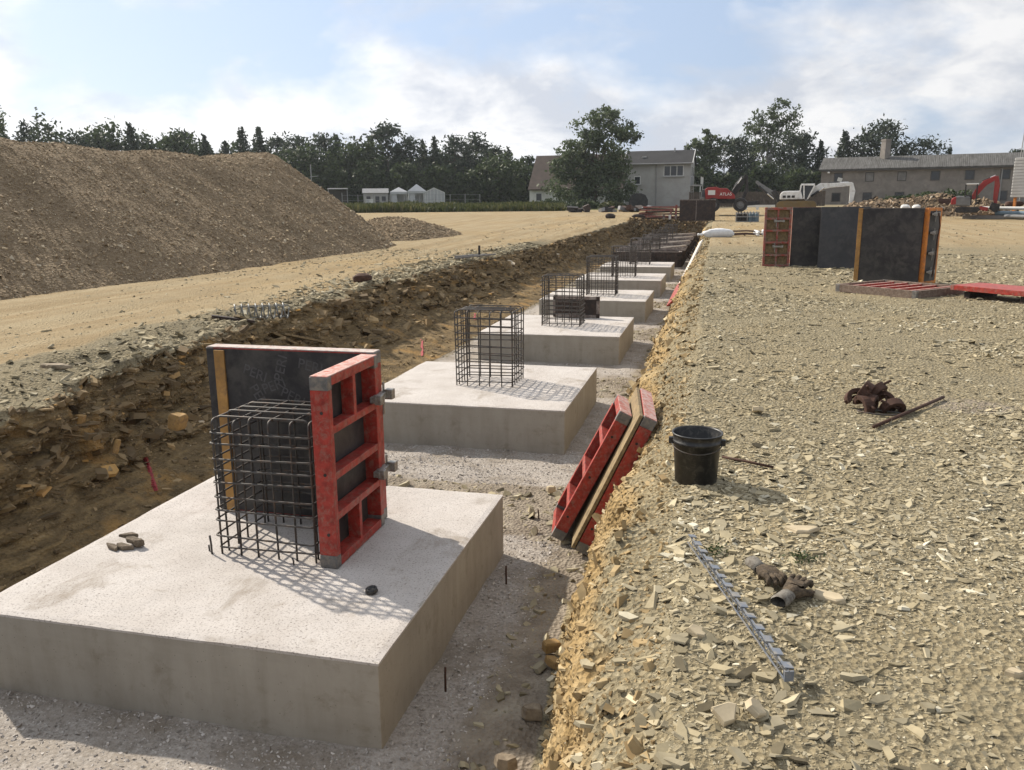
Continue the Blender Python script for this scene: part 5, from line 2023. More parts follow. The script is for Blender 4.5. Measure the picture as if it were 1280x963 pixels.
window(ht, 6.1, -.01, 4.65, 2.5, 1.35, panes=3)
window(ht, 2.1, -.01, .9, 1.1, .7, wall='frame_dark')
# right gable with porch windows and balcony
for (y_, z_, w_, h_) in ((1.6, 4.6, .9, 1.3), (4.2, 4.6, .9, 1.3), (3.0, 1.3, 1.2, 2.2)):
    b = MB()
    b.box((xR + .01, y_, z_), (.05, w_, h_))
    o = b.build('window_frame', 'frame_white', ht)
    b = MB()
    b.box((xR + .03, y_, z_), (.04, w_ - .18, h_ - .18))
    b.build('pane', 'window', o)
b = MB()
b.box((xR + .65, 2.6, 2.85), (1.3, 4.2, .16))
b.build('balcony_slab', 'plaster_grey', ht)
b = MB()
for y_ in (.55, 4.65):
    b.box((xR + 1.22, y_, 1.38), (.12, .12, 2.76))
b.build('porch_post', 'frame_white', ht)
b = MB()
b.box((xR + 1.26, 2.6, 3.45), (.05, 4.2, .9))
b.build('balcony_railing', 'plaster_white', ht)
# left part: barn
xL = -12.6
b = MB()
b.box((xL / 2 - .002, 3.4, 1.5), (-xL - .01, 8.0, 3.0))
b.build('barn_wall', 'plaster_white', ht)
b = MB()
b.prism([(-.6, 2.98), (3.4, 6.85), (7.4, 2.98)], xL + .01, xL + .2, 'yz')
b.build('barn_gable', 'plaster_white', ht)
br = gable_roof(ht, xL + .2, -.3, -.6, 7.4, 2.95, 6.9, 'roof_brown', 'barn_roof', over=.5)
b = MB()
b.bar((-2.6, 1.05, 4.78), (-1.9, 1.05, 4.78), .5, .10)
b.build('skylight', 'frame_white', br)
for x_ in (-11.3, -1.0):
    window(ht, x_, -.61, 1.6, .9, 1.1)
# dark arched cellar door / trailer in front
b = MB()
b.prism([(-1.1, 0), (1.1, 0), (1.1, .9), (.8, 1.45), (.3, 1.65), (-.3, 1.65), (-.8, 1.45), (-1.1, .9)], -.3, .3)
o = b.build('dark_tarpaulin', 'exc_black', None, bevel=.05, loc=far(798, 100) + Vector((0, 0, 0)), rot=(0, 0, bearing(798)))
tag(o, 'dark rounded tarpaulin cover in front of the house wall', 'tarpaulin')

# ------------------------------------------------------------------ long building
c0 = far(1024, 112)
lt = thing('long_building', 'long derelict two storey building with grey corrugated roof and chimney', 'building', (c0.x, c0.y, c0.z - .3), bearing(1024) - R(6.3))
LW = 34.0
b = MB()
b.box((LW / 2, 4.0, 2.3), (LW, 8.0, 4.6))
b.build('wall', 'plaster_brown', lt)
b = MB()
for x_ in (.01, LW - .21):
    b.prism([(.05, 4.59), (4.0, 5.9), (7.95, 4.59)], x_, x_ + .2, 'yz')
b.build('gable_wall', 'plaster_brown', lt)
rf = gable_roof(lt, 0, LW, 0, 8, 4.6, 5.95, 'roof_corr', over=.5, th=.12)
b = MB()
b.box((LW / 2, -.42, 4.38), (LW + .5, .12, .18))
b.build('eaves_board', 'frame_dark', lt)
b = MB()
b.lathe([(.60, 0), (.58, 1.2), (.54, 2.6), (.60, 2.62), (.60, 2.85), (.43, 2.85), (.40, 2.3)], 4, (6.9, 3.4, 5.25))
b.build('chimney', 'plaster_brown', rf)
b = MB()
b.tube([(19.4, -.1, 4.35), (19.4, -.1, .2)], .07, 8)
b.build('downpipe', 'pipe_grey', lt)
ups = [(1040, 'w'), (1068, 'b'), (1097, 'b'), (1127, 'd'), (1156, 'd'), (1187, 'd'), (1217, 'd'), (1250, 'd')]
for k in range(9):
    x_ = 2.0 + 3.55 * k
    b_or = 'window_board' if k in (1, 2) else 'window'
    window(lt, x_, -.012, 3.55, 1.0, 1.1, wall='frame_dark', glass=b_or, sill=False)
    window(lt, x_ - .1, -.012, 1.2, 1.05, 1.1, wall='frame_dark', glass='window', sill=False)
b = MB()
b.box((2.2, -.06, 3.3), (.55, .03, .45), (0, .3, 0))
b.build('loose_sheet', 'frame_white', lt)
b = MB()
b.lathe([(0, 0), (.14, .02), (.17, .12), (.10, .2), (0, .2)], 12, (.9, -.5, 4.05), 'z')
b.build('wall_lamp', 'frame_white', lt)

# ------------------------------------------------------------------ tents, caravan, canopy, fence
def tent(label, px0, px1, ytop, yeave, rg, open_=True, kind='gable'):
    p = far((px0 + px1) / 2, rg)
    w_ = (px1 - px0) * px_m(rg)
    he, hr = top_h(px0, rg, yeave, p), top_h(px0, rg, ytop, p)
    t = thing('garden_tent', label, 'tent', p, bearing((px0 + px1) / 2), 'white garden tents on the meadow')
    b = MB()
    d_ = w_ * .9
    b._add([(-w_ / 2 - .1, 0, he), (w_ / 2 + .1, 0, he), (w_ / 2 + .1, d_, he), (-w_ / 2 - .1, d_, he), (0, d_ / 2, hr)], [(0, 1, 4), (1, 2, 4), (2, 3, 4), (3, 0, 4), (3, 2, 1, 0)])
    b.build('tent_roof', 'tent_cloth', t)
    b = MB()
    b.box((0, -.02, he - .14), (w_ + .16, .04, .30))
    b.build('valance', 'tent_cloth', t)
    for (x_, y_) in ((-w_ / 2, .06), (w_ / 2, .06), (-w_ / 2, d_ - .06), (w_ / 2, d_ - .06)):
        b = MB()
        b.tube([(x_, y_, -.1), (x_, y_, he)], .05, 6)
        b.build('pole', 'frame_white', t)
    b = MB()
    for k in range(9):
        xx = -w_ / 2 + w_ * k / 9
        b.box((xx + w_ / 18, d_ - .3 + .05 * (k % 2), he * .5), (w_ / 9 * .98, .03, he * .98))
    b.build('rear_curtain', 'tent_cloth', t)
    b = MB()
    b.box((-w_ * .28, .10, he * .45), (w_ * .34, .03, he * .86))
    b.build('side_curtain', 'tent_cloth', t)
    return t


M['tent_cloth'] = simple('tent cloth', (.44, .45, .46), 0.8, 0, .12, 1.2)
tent('left low white tent with open front in the meadow', 489, 509, 234, 240, 108)
tent('middle white tent with the highest pointed roof', 511, 532, 230, 239, 107)
p = far(470, 108)
t = thing('garden_shed', 'long low pale garden shed left of the white tents', 'shed', p, bearing(470))
w_, hE = 30 * px_m(108), top_h(470, 108, 241, p)
b = MB()
b.box((0, 1.0, hE / 2), (w_, 2.0, hE))
b.build('wall', 'plaster_grey', t)
gable_roof(t, -w_ / 2, w_ / 2, 0, 2.0, hE, hE + .45, 'pipe_grey', over=.2, th=.06)
for x_ in (-.9, .2, 1.0):
    b = MB()
    b.box((x_, -.015, hE * .52), (.5, .04, hE * .5))
    b.build('window_pane', 'window', t)
p = far(543, 107)
g = thing('greenhouse', 'small white framed greenhouse right of the pointed tents', 'greenhouse', p, bearing(543))
w_, hE, hR_ = 26 * px_m(107), top_h(543, 107, 241, p), top_h(543, 107, 235, p)
b = MB()
for x_ in np.linspace(-w_ / 2, w_ / 2, 7):
    z_ = hE + (hR_ - hE) * (1 - abs(x_) / (w_ / 2))
    b.bar((x_, 0, -.1), (x_, 0, z_), .06)
    b.bar((x_, 2.2, -.1), (x_, 2.2, z_), .06)
for y_ in (0, 2.2):
    b.bar((-w_ / 2, y_, hE), (0, y_, hR_), .06)
    b.bar((0, y_, hR_), (w_ / 2, y_, hE), .06)
b.bar((-w_ / 2, 0, .9), (w_ / 2, 0, .9), .05)
for x_ in (-w_ / 2, 0, w_ / 2):
    b.bar((x_, -.03, hR_ if x_ == 0 else hE), (x_, 2.23, hR_ if x_ == 0 else hE), .05)
b.build('glazing_frame', 'frame_white', g)
b = MB()
b.prism([(-w_ / 2 + .04, 0), (w_ / 2 - .04, 0), (w_ / 2 - .04, hE - .03), (0, hR_ - .04), (-w_ / 2 + .04, hE - .03)], .05, 2.15)
b.build('glazing', 'greenhouse_glass' if 'greenhouse_glass' in M else 'tent_cloth', g)

p = far(400, 100)
t = thing('caravan', 'white caravan half hidden by the end of the gravel heap', 'caravan', p, bearing(400) + R(12))
b = MB()
W_, H_ = 3.2, 1.45
b.prism([(-W_ / 2, .35), (W_ / 2, .35), (W_ / 2 + .1, .9), (W_ / 2 - .1, H_ + .2), (-W_ / 2 + .2, H_ + .28), (-W_ / 2 - .1, .9)], 0, 2.0)
b.build('body', 'frame_white', t, bevel=.08)
b = MB()
b.box((.75, -.015, 1.05), (.7, .04, .5))
b.build('window_pane', 'window', t)
for y_ in (.05, 1.8):
    b = MB()
    b.lathe([(0, 0), (.3, 0), (.3, .15), (0, .15)], 14, (-.1, y_, .3), 'y')
    b.build('wheel', 'exc_black', t)
p = far(423, 103)
t = thing('canopy', 'flat grey canopy on posts beside the caravan', 'canopy', p, bearing(423))
w_, hE = 2.4, top_h(423, 103, 236, p)
b = MB()
b.box((0, 1, hE), (w_, 2.4, .10), (R(2), 0, 0))
b.build('flat_roof', 'pipe_grey', t)
for x_ in (-w_ / 2 + .1, w_ / 2 - .1):
    for y_ in (0, 2.0):
        b = MB()
        b.bar((x_, y_, -.1), (x_, y_, hE - .05), .09)
        b.build('post', 'frame_dark' if y_ else 'pipe_grey', t)
b = MB()
b.box((0, 2.1, hE * .5), (w_, .05, hE * .92))
b.build('rear_wall', 'frame_dark', t)
p = far(391, 106)
t = thing('aerial_pole', 'tall thin pole with a cross arm above the caravan', 'pole', p, bearing(391))
h_ = top_h(391, 106, 206, p)
b = MB()
b.tube([(0, 0, -.2), (0, 0, h_)], .06, 6)
b.build('pole_shaft', 'pipe_grey', t)
b = MB()
b.bar((-.15, 0, h_ * .73), (.85, 0, h_ * .75), .07)
b.build('cross_arm', 'pipe_grey', t)
# garden fence: posts and wires
pa, pb = far(428, 101), far(600, 103)
t = thing('garden_fence', 'wire fence with thin grey posts along the meadow before the tents', 'fence', pa, math.atan2((pb - pa).y, (pb - pa).x))
Lf = (pb - pa).length
for k in range(10):
    b = MB()
    hh = 1.75 if k not in (2, 0) else 2.0
    b.tube([(Lf * k / 9, 0, -.2), (Lf * k / 9, 0, hh)], .04, 5)
    b.build('fence_post', 'pipe_grey', t)
for z_ in (.5, 1.1, 1.7):
    b = MB()
    b.tube([(0, 0, z_), (Lf, 0, z_)], .012, 4)
    b.build('fence_wire', 'pipe_grey', t)
for k, (px, w_, h_, lb, mt) in enumerate([(462, .9, 1.2, 'pale garden cupboard in the meadow left of the tents', 'frame_white'), (480, .7, .95, 'grey garden shelf between cupboard and left tent', 'pipe_grey')]):
    p = far(px, 105)
    t = thing('garden_cupboard', lb, 'cupboard', p, bearing(px))
    b = MB()
    b.box((0, .25, h_ / 2), (w_, .5, h_))
    b.build('carcass', mt, t, bevel=.02)
    b = MB()
    b.box((-w_ / 4, -.012, h_ / 2), (w_ / 2 - .05, .03, h_ - .1))
    b.build('door', 'tent_cloth', t)

# meadow strip: blades
rng = np.random.default_rng(77)
n = 26000
a = rng.uniform(0, 1, n)
pxs = 405 + a * 300
rr_ = rng.uniform(84, 99, n)
th_ = np.array([bearing(405), bearing(705)])
bb = th_[0] + (th_[1] - th_[0]) * a
gx, gy = -np.sin(bb) * rr_, np.cos(bb) * rr_
hb = rng.uniform(.25, .95, n) * (.6 + .5 * np.clip(fbm(gx * .35, gy * .35, 0, 3, 501) + .5, 0, 1.4))
C = np.stack([gx, gy, rise(gx, gy)], -1)
w2 = rng.uniform(.06, .2, n)
an = rng.uniform(0, np.pi, n)
dx = np.stack([np.cos(an) * w2, np.sin(an) * w2, np.zeros(n)], -1)
ln = np.stack([rng.normal(0, .15, n), rng.normal(0, .15, n), hb], -1)
V = np.stack([C - dx, C + dx, C + ln + dx * .2, C + ln - dx * .2], 1).reshape(-1, 3)
tt = np.clip(.45 + .25 * rng.normal(size=n) + .3 * fbm(gx * .2, gy * .2, 0, 3, 503), 0, 1)
o = np_mesh('meadow_grass', V, np.arange(4 * n), np.full(n, 4), 'grass', False, {'tint': np.repeat(tt, 4)})
tag(o, 'strip of rough meadow grass in front of the woodland and tents', 'grass', kind='stuff')
# dry weeds before the willow and the house
for k, (px, rg, w_, h_, lb) in enumerate([(690, 97, 3.2, 1.3, 'dark weeds at the foot of the willow on its left'), (730, 95, 3.4, 1.2, 'weeds and brambles right at the foot of the willow'), (765, 96, 2.6, 1.0, 'low brown weeds left of the house corner'), (600, 94, 3.0, .8, 'low brown weeds in the meadow strip'), (553, 90, 3.2, 1.1, 'brown weeds before the greenhouse')]):
    p = far(px, rg)
    broad(lb, p, h_, w_, 740 + k, 'weeds at the meadow edge', name='weed_bush', n=900, leaf=.20, trunk_h=.1, mat='grass' if k > 1 else 'leaf', lobes=[(0, .4, .4, .4), (-.3, .3, .25, .3), (.3, .3, .25, .3)])


# ------------------------------------------------------------------ machines
def wheel(t, x, y, z, r, w_):
    b = MB()
    b.lathe([(r * .55, 0), (r * .93, 0), (r, w_ * .2), (r, w_ * .8), (r * .93, w_), (r * .55, w_)], 24, (x, y, z), 'y')
    o = b.build('wheel', 'exc_black', t)
    b = MB()
    b.lathe([(0, .02), (r * .2, .0), (r * .25, .06), (r * .5, .08), (r * .55, .03), (r * .55, w_ * .9), (0, w_ * .9)], 18, (x, y, z), 'y')
    b.build('rim', 'exc_grey', o)
    return o


def cyl_ram(t, a, b_, r=.07):
    a, b_ = Vector(a), Vector(b_)
    m_ = a.lerp(b_, .58)
    q = MB()
    q.tube([a, m_], r, 8)
    o = q.build('hydraulic_ram', 'exc_black', t)
    q = MB()
    q.tube([m_, b_], r * .6, 8)
    q.build('ram_rod', 'chrome', o)


def beam(t, name, pts, ws, mat, wid=.34):
    """tapered box boom along pts (x, z), thickness ws"""
    up, dn = [], []
    n = len(pts)
    for i, (x, z) in enumerate(pts):
        x0, z0 = pts[max(i - 1, 0)]
        x1, z1 = pts[min(i + 1, n - 1)]
        d = math.hypot(x1 - x0, z1 - z0)
        nx_, nz_ = -(z1 - z0) / d, (x1 - x0) / d
        up.append((x + nx_ * ws[i] / 2, z + nz_ * ws[i] / 2))
        dn.append((x - nx_ * ws[i] / 2, z - nz_ * ws[i] / 2))
    b = MB()
    b.prism(up + dn[::-1], -wid / 2, wid / 2)
    return b.build(name, mat, t, bevel=.02)


# red wheeled excavator
rg = 66
s1 = px_m(rg)
p = far(905, rg)
t = thing('wheeled_excavator', 'red wheeled excavator with white lettering and folded black boom', 'excavator', p, bearing(905))
hz = lambda y: top_h(905, rg, y, p)
xx = lambda px: (px - 905) * s1
b = MB()
b.prism([(xx(883), hz(249)), (xx(882), hz(237)), (xx(885), hz(234.5)), (xx(896), hz(234)), (xx(899), hz(235.5)), (xx(908), hz(236)), (xx(917), hz(244)), (xx(918), hz(249))], -1.05, 1.05)
b.build('engine_body', 'exc_red', t, bevel=.05)
b = MB()
b.prism([(xx(877), hz(249)), (xx(878.5), hz(237)), (xx(882), hz(236)), (xx(882.6), hz(249))], -.9, .2)
cb = b.build('cab', 'exc_grey', t, bevel=.03)
b = MB()
b.prism([(xx(878), hz(246)), (xx(879), hz(238)), (xx(881.7), hz(237.4)), (xx(882), hz(246))], -.92, -.9)
b.build('cab_window', 'window', cb)
b = MB()
b.box((xx(890), -1.07, hz(241)), (.52, .03, .34))
b.build('sign_plate', 'frame_white', t)
text_part('ATLAS', .30, 'lettering', t, (xx(906.5), -1.075, hz(243.2)), (R(90), 0, 0), 'lettering', .004)
b = MB()
b.box((xx(900), 0, hz(252)), (36 * s1, 1.5, .28))
b.box((xx(898), 0, hz(250)), (22 * s1, 1.2, .25))
b.build('chassis', 'exc_black', t, bevel=.03)
for px_ in (899 - 7, 924):
    for y_ in (-1.2, .78):
        wheel(t, xx(px_), y_, hz(265) + .52 - .0, .52, .42)
beam(t, 'main_boom', [(xx(912), hz(247)), (xx(921), hz(236)), (xx(926), hz(228)), (xx(929), hz(219))], [.30, .34, .28, .16], 'exc_black', .3)
beam(t, 'rear_link', [(xx(915), hz(238)), (xx(919), hz(229)), (xx(925), hz(221))], [.12, .12, .10], 'exc_grey', .2)
cyl_ram(t, (xx(914), -.2, hz(240)), (xx(924.5), -.2, hz(223)), .06)
beam(t, 'dipper_stick', [(xx(930), hz(220)), (xx(931), hz(238)), (xx(926), hz(252))], [.16, .26, .22], 'exc_black', .26)
b = MB()
b.bar((xx(918), 0, hz(256)), (xx(946), .4, hz(254)), .4, .3)
b.build('outrigger', 'exc_black', t)
# grey dipper of the second machine
rg = 74
p = far(958, rg)
s2 = px_m(rg)
t = thing('digger_arm', 'dark grey digger arm standing folded between the two excavators', 'digger arm', p, bearing(958))
hz = lambda y: top_h(958, rg, y, p)
xx = lambda px: (px - 958) * s2
beam(t, 'upper_arm', [(xx(945), hz(227)), (xx(955), hz(236)), (xx(967), hz(243))], [.22, .38, .32], 'exc_grey', .35)
beam(t, 'lower_arm', [(xx(965), hz(239)), (xx(972), hz(249)), (xx(975), hz(260))], [.42, .40, .30], 'exc_black', .4)
cyl_ram(t, (xx(948), -.28, hz(233)), (xx(966), -.28, hz(249)), .10)
b = MB()
b.prism([(xx(968), hz(256)), (xx(979), hz(256)), (xx(981), hz(262)), (xx(976), hz(266)), (xx(969), hz(264))], -.5, .5)
b.build('bucket', 'exc_black', t, bevel=.02)
# white tracked excavator
rg = 72
p = far(1000, rg)
s3 = px_m(rg)
t = thing('tracked_excavator', 'white tracked excavator with a long white boom and yellow undercarriage', 'excavator', p, bearing(1000))
hz = lambda y: top_h(1000, rg, y, p)
xx = lambda px: (px - 1000) * s3
b = MB()
b.prism([(xx(977), hz(249.5)), (xx(977), hz(243)), (xx(980), hz(239.5)), (xx(985), hz(239)), (xx(1000), hz(239)), (xx(1003), hz(249.5))], -1.25, 1.25)
ub = b.build('upper_body', 'exc_white', t, bevel=.06)
b = MB()
for k in range(3):
    b.box((xx(982 + 5 * k), -1.262, hz(246)), (.24, .03, .18))
b.build('louvre', 'exc_black', ub)
b = MB()
P0, P1, P2, P3 = (xx(998), hz(249)), (xx(1000), hz(231.5)), (xx(1015), hz(232)), (xx(1008), hz(249))
for a_, c_ in ((P0, P1), (P1, P2), (P2, P3), ((xx(1004), hz(249)), (xx(1003), hz(231.8)))):
    for y_ in (-1.2, -.05):
        b.bar((a_[0], y_, a_[1]), (c_[0], y_, c_[1]), .10)
b.box(((P1[0] + P2[0]) / 2, -.62, hz(231)), (15 * s3, 1.2, .10))
cb = b.build('cab_frame', 'exc_white', t)
b = MB()
b.prism([P0, P1, P2, P3], -1.15, -.1)
b.build('cab_window', 'window', cb)
beam(t, 'main_boom', [(xx(1004), hz(249)), (xx(1012), hz(240)), (xx(1022), hz(233.5)), (xx(1040), hz(232))], [.45, .5, .48, .30], 'exc_white', .42)
beam(t, 'second_boom', [(xx(1036), hz(232.5)), (xx(1047), hz(231.5)), (xx(1056), hz(231))], [.32, .34, .26], 'exc_white', .36)
beam(t, 'dipper_stick', [(xx(1055), hz(230)), (xx(1057), hz(240)), (xx(1056), hz(256))], [.26, .40, .26], 'exc_white', .3)
cyl_ram(t, (xx(1012), -.35, hz(246)), (xx(1026), -.35, hz(235)), .10)
cyl_ram(t, (xx(1030), 0, hz(229.5)), (xx(1052), 0, hz(229)), .08)
b = MB()
b.prism([(xx(1052), hz(255)), (xx(1061), hz(254)), (xx(1062), hz(262)), (xx(1056), hz(265)), (xx(1051), hz(261))], -.5, .5)
b.build('bucket', 'exc_black', t, bevel=.02)
b = MB()
b.box((xx(994), 0, hz(252)), (20 * s3, 1.6, .4))
b.build('slewing_frame', 'exc_yellow', t, bevel=.03)
for y_ in (-1.25, 1.25):
    b = MB()
    pr = []
    zc, hl, rr2 = hz(257), 17 * s3, .36
    for g in np.linspace(R(90), R(270), 9):
        pr.append((-hl + rr2 * math.cos(g), zc + rr2 * math.sin(g)))
    for g in np.linspace(R(-90), R(90), 9):
        pr.append((hl + rr2 * math.cos(g), zc + rr2 * math.sin(g)))
    b.prism([(x_ + xx(996), z_) for x_, z_ in pr], y_ - .25, y_ + .25)
    b.build('crawler_track', 'exc_yellow' if y_ < 0 else 'exc_black', t, bevel=.02)
# red mini excavator on the rubble
rg = 60
p = far(1212, rg)
s4 = px_m(rg)
p.z = far(1212, rg, 264).z
t = thing('mini_excavator', 'red mini excavator with raised red arm beside the rubble heap', 'excavator', p, bearing(1212))
hz = lambda y: top_h(1212, rg, y, p)
xx = lambda px: (px - 1212) * s4
b = MB()
b.prism([(xx(1195), hz(257)), (xx(1194.5), hz(249)), (xx(1197), hz(246)), (xx(1202), hz(245)), (xx(1212), hz(246)), (xx(1213), hz(258))], -.75, .75)
b.build('engine_body', 'exc_grey', t, bevel=.08)
b = MB()
b.prism([(xx(1193.8), hz(256)), (xx(1193.6), hz(250)), (xx(1196), hz(246.5)), (xx(1199), hz(246)), (xx(1199), hz(256))], -.77, .77)
b.build('counterweight', 'exc_red', t, bevel=.06)
b = MB()
for (x_, y_) in ((1207, -.7), (1218, -.7), (1207, .6), (1218, .6)):
    b.bar((xx(x_), y_, hz(256)), (xx(x_) - .02, y_, hz(231)), .07)
b.build('cab_post', 'exc_black', t)
b = MB()
b.box((xx(1213), 0, hz(230.5)), (12 * s4, 1.45, .08))
b.build('cab_roof', 'frame_white', t, bevel=.02)
b = MB()
b.box((xx(1210.5), .1, hz(250)), (.35, .5, .6))
b.build('seat', 'exc_black', t, bevel=.04)
beam(t, 'main_boom', [(xx(1214), hz(249)), (xx(1219), hz(238)), (xx(1225), hz(229)), (xx(1235), hz(223))], [.24, .34, .34, .22], 'exc_red', .25)
beam(t, 'dipper_stick', [(xx(1235), hz(221)), (xx(1236.5), hz(233)), (xx(1236), hz(249)), (xx(1237), hz(255))], [.20, .30, .24, .16], 'exc_red', .22)
cyl_ram(t, (xx(1222), 0, hz(226.5)), (xx(1234), 0, hz(220)), .05)
b = MB()
b.prism([(xx(1233), hz(253)), (xx(1241), hz(256)), (xx(1241), hz(262)), (xx(1237), hz(266)), (xx(1231), hz(261))], -.4, .4)
b.build('bucket', 'exc_black', t, bevel=.02)
b = MB()
b.box((xx(1226), 0, hz(261)), (8 * s4, 1.5, .22), (0, R(10), 0))
b.build('dozer_blade', 'exc_red', t, bevel=.02)
for y_ in (-.6, .6):
    b = MB()
    b.prism([(xx(1198), hz(262)), (xx(1200), hz(259)), (xx(1220), hz(259)), (xx(1223), hz(262)), (xx(1220), hz(266)), (xx(1200), hz(266))], y_ - .17, y_ + .17)
    b.build('crawler_track', 'exc_black', t, bevel=.03)

# ------------------------------------------------------------------ rubble heap
rg = 66
pc = far(1150, rg)
pr_ = far(1215, rg)
ux = Vector((pr_.x - pc.x, pr_.y - pc.y, 0)).normalized()
uy = Vector((-ux.y, ux.x, 0))


def hz_rub(u, v):
    h = 1.12 * np.exp(-((u - .4) / 2.8) ** 2) + .8 * np.exp(-((u + 3.6) / 2.0) ** 2) + .75 * np.exp(-((u - 4.0) / 1.5) ** 2) + .3 * np.exp(-((u - 1.5) / 1.2) ** 2)
    h = h * (1 - np.clip(np.abs(v) / 3.2, 0, 1) ** 1.6)
    return h + .16 * fbm(u * 1.1, v * 1.1, 0, 4, 601) * (h > .1) - .06


gu, gv = np.meshgrid(np.arange(-7.2, 7.2, .14), np.arange(-3.4, 3.4, .14), indexing='ij')
hh = hz_rub(gu, gv)
V = np.stack([pc.x + ux.x * gu + uy.x * gv, pc.y + ux.y * gu + uy.y * gv, 0 * gu], -1)
V[..., 2] = rise(V[..., 0], V[..., 1]) + hh
a_, b_ = gu.shape
i, j = np.meshgrid(np.arange(a_ - 1), np.arange(b_ - 1), indexing='ij')
q = np.stack([i * b_ + j, (i + 1) * b_ + j, (i + 1) * b_ + j + 1, i * b_ + j + 1], -1).reshape(-1, 4)
rub = np_mesh('rubble_heap', V.reshape(-1, 3), q.ravel(), np.full(len(q), 4), 'heap', True)
tag(rub, 'brown heap of demolition rubble in front of the long building', 'rubble heap')
u, v = RNG.uniform(-6.5, 6, 5200), RNG.uniform(-3, 2.2, 5200)
hh = hz_rub(u, v)
kp = hh > .0
u, v, hh = u[kp], v[kp], hh[kp]
xy = np.stack([pc.x + ux.x * u + uy.x * v, pc.y + ux.y * u + uy.y * v], -1)
s = powsize(len(u), .05, .26, 2.6)
P = np.stack([xy[:, 0], xy[:, 1], rise(xy[:, 0], xy[:, 1]) + hh + s * .15], -1)
o = stones('broken_brick', P, s, np.full(len(s), .6), 'rubble_stone', np.clip(.42 + .24 * RNG.normal(size=len(s)), 0, 1), .7, None, rub)
tag(o, kind='stuff')
for k, (px, w_, h_, lb) in enumerate([(1155, 3.0, 1.1, 'green weeds growing behind the left top of the rubble heap'), (1185, 3.4, 1.3, 'green weeds growing behind the right top of the rubble heap'), (1122, 2.6, .8, 'brown weeds at the left back of the rubble heap')]):
    p = far(px, 70)
    p.z += .6
    broad(lb, p, h_, w_, 760 + k, 'weeds behind the rubble heap', name='weed_bush', n=1200, leaf=.16, trunk_h=.1, lobes=[(0, .4, .4, .4), (-.3, .3, .25, .3), (.3, .3, .25, .3)])
for k, (px, w_, lb) in enumerate([(1132, .62, 'left pale concrete lump on the rubble heap front'), (1146, .55, 'right pale concrete lump on the rubble heap front')]):
    p = far(px, 63)
    lumpy('concrete_lump', lb, 'concrete lump', (p.x, p.y, far(px, 63, 260).z), (w_, .5, .42), 'plaster_white', .3 * k, 20 + k)
p = far(1184, 64.5, 253)
b = MB()
b.box((0, 0, 0), (1.15, .3, .45))
b.box((0, -.16, 0), (.9, .03, .3))
tag(b.build('rusty_plate', 'rust', None, bevel=.02, loc=p, rot=(0, R(3), bearing(1184))), 'rusty red steel trough lying in the rubble heap', 'trough')

# ------------------------------------------------------------------ ribbed container tower on legs at the right edge
rg = 62
p = far(1279, rg)
s5 = px_m(rg)
t = thing('silo_container', 'pale ribbed site container raised on legs at the right edge of the photo', 'container', p, bearing(1275) + R(-24))
zb, zt_ = top_h(1275, rg, 247, p), top_h(1275, rg, 197, p)
b = MB()
b.box((.35, 1.2, (zb + zt_) / 2), (2.2, 2.4, zt_ - zb))
b.build('container_body', 'plaster_grey', t, bevel=.02)
n_ = 13
for k in range(n_):
    z_ = zb + (zt_ - zb) * (k + .5) / n_
    b = MB()
    b.box((-.77, 1.2, z_), (.07, 2.42, (zt_ - zb) / n_ * .72))
    b.build('ribbed_panel', 'frame_white', t, bevel=.01)
    b = MB()
    b.box((.35, -.025, z_), (2.2, .05, (zt_ - zb) / n_ * .85))
    b.build('ribbed_panel', 'plaster_grey', t, bevel=.01)
for (x_, y_) in ((-.6, .2), (1.3, .2), (-.6, 2.2), (1.3, 2.2)):
    b = MB()
    b.bar((x_, y_, -.2), (x_, y_, zb), .14)
    b.build('support_leg', 'orange', t)
# thin guyed mast
p = far(1270, 92)
t = thing('guyed_mast', 'very thin lattice mast rising at the right edge of the photo', 'mast', p, bearing(1270))
hm = top_h(1274, 92, 78, p)
for (x_, y_) in ((-.22, 0), (.22, 0), (0, .36)):
    b = MB()
    b.tube([(x_ * 1.0, y_, -.2), (x_ * .5 + .28, y_ * .5, hm)], .04, 4)
    b.build('mast_leg', 'pipe_grey', t)
b = MB()
for k in range(40):
    f, g = k / 40, (k + 1) / 40
    s_ = 1 if k % 2 else -1
    b.tube([(-.22 * s_ * (1 - .5 * f) + .28 * f, 0, hm * f), (.22 * s_ * (1 - .5 * g) + .28 * g, 0, hm * g)], .008, 3)
b.build('lattice', 'pipe_grey', t)
# pipes and bits on the right
for k, (px0, px1, rg, z_, r_, mt, lb) in enumerate([(1228, 1300, 61, .62, .10, 'frame_white', 'white pipe lying behind the mini excavator bucket'), (1246, 1300, 60, .35, .14, 'blue', 'thick blue pipe lying at the right edge'), (1258, 1300, 59, .20, .12, 'exc_grey', 'grey pipe below the blue pipe at the right edge')]):
    a_, c_ = far(px0, rg), far(px1, rg - 1)
    b = MB()
    b.tube([(0, 0, 0), c_ - a_], r_, 12)
    tag(b.build('pipe', mt, None, loc=a_ + Vector((0, 0, z_))), lb, 'pipe', 'pipes at the right edge')
    for f in (.08, .9):
        pass
b = MB()
q = far(1265, 60)
b.box((0, 0, .1), (5.2, .6, .22))
b.box((-2.4, 0, .22), (.2, .7, .10))
b.box((2.2, 0, .22), (.2, .7, .10))
tag(b.build('pipe_bearer', 'plaster_brown', None, bevel=.03, loc=q, rot=(0, 0, bearing(1265))), 'low concrete bearer under the pipes at the right edge', 'bearer')
p = far(1268, 64)
lumpy('tarpaulin', 'rusty orange tarpaulin bundle under the raised container', 'tarpaulin', (p.x, p.y, p.z + .75), (1.1, .6, .4), 'rust', 0, 33)

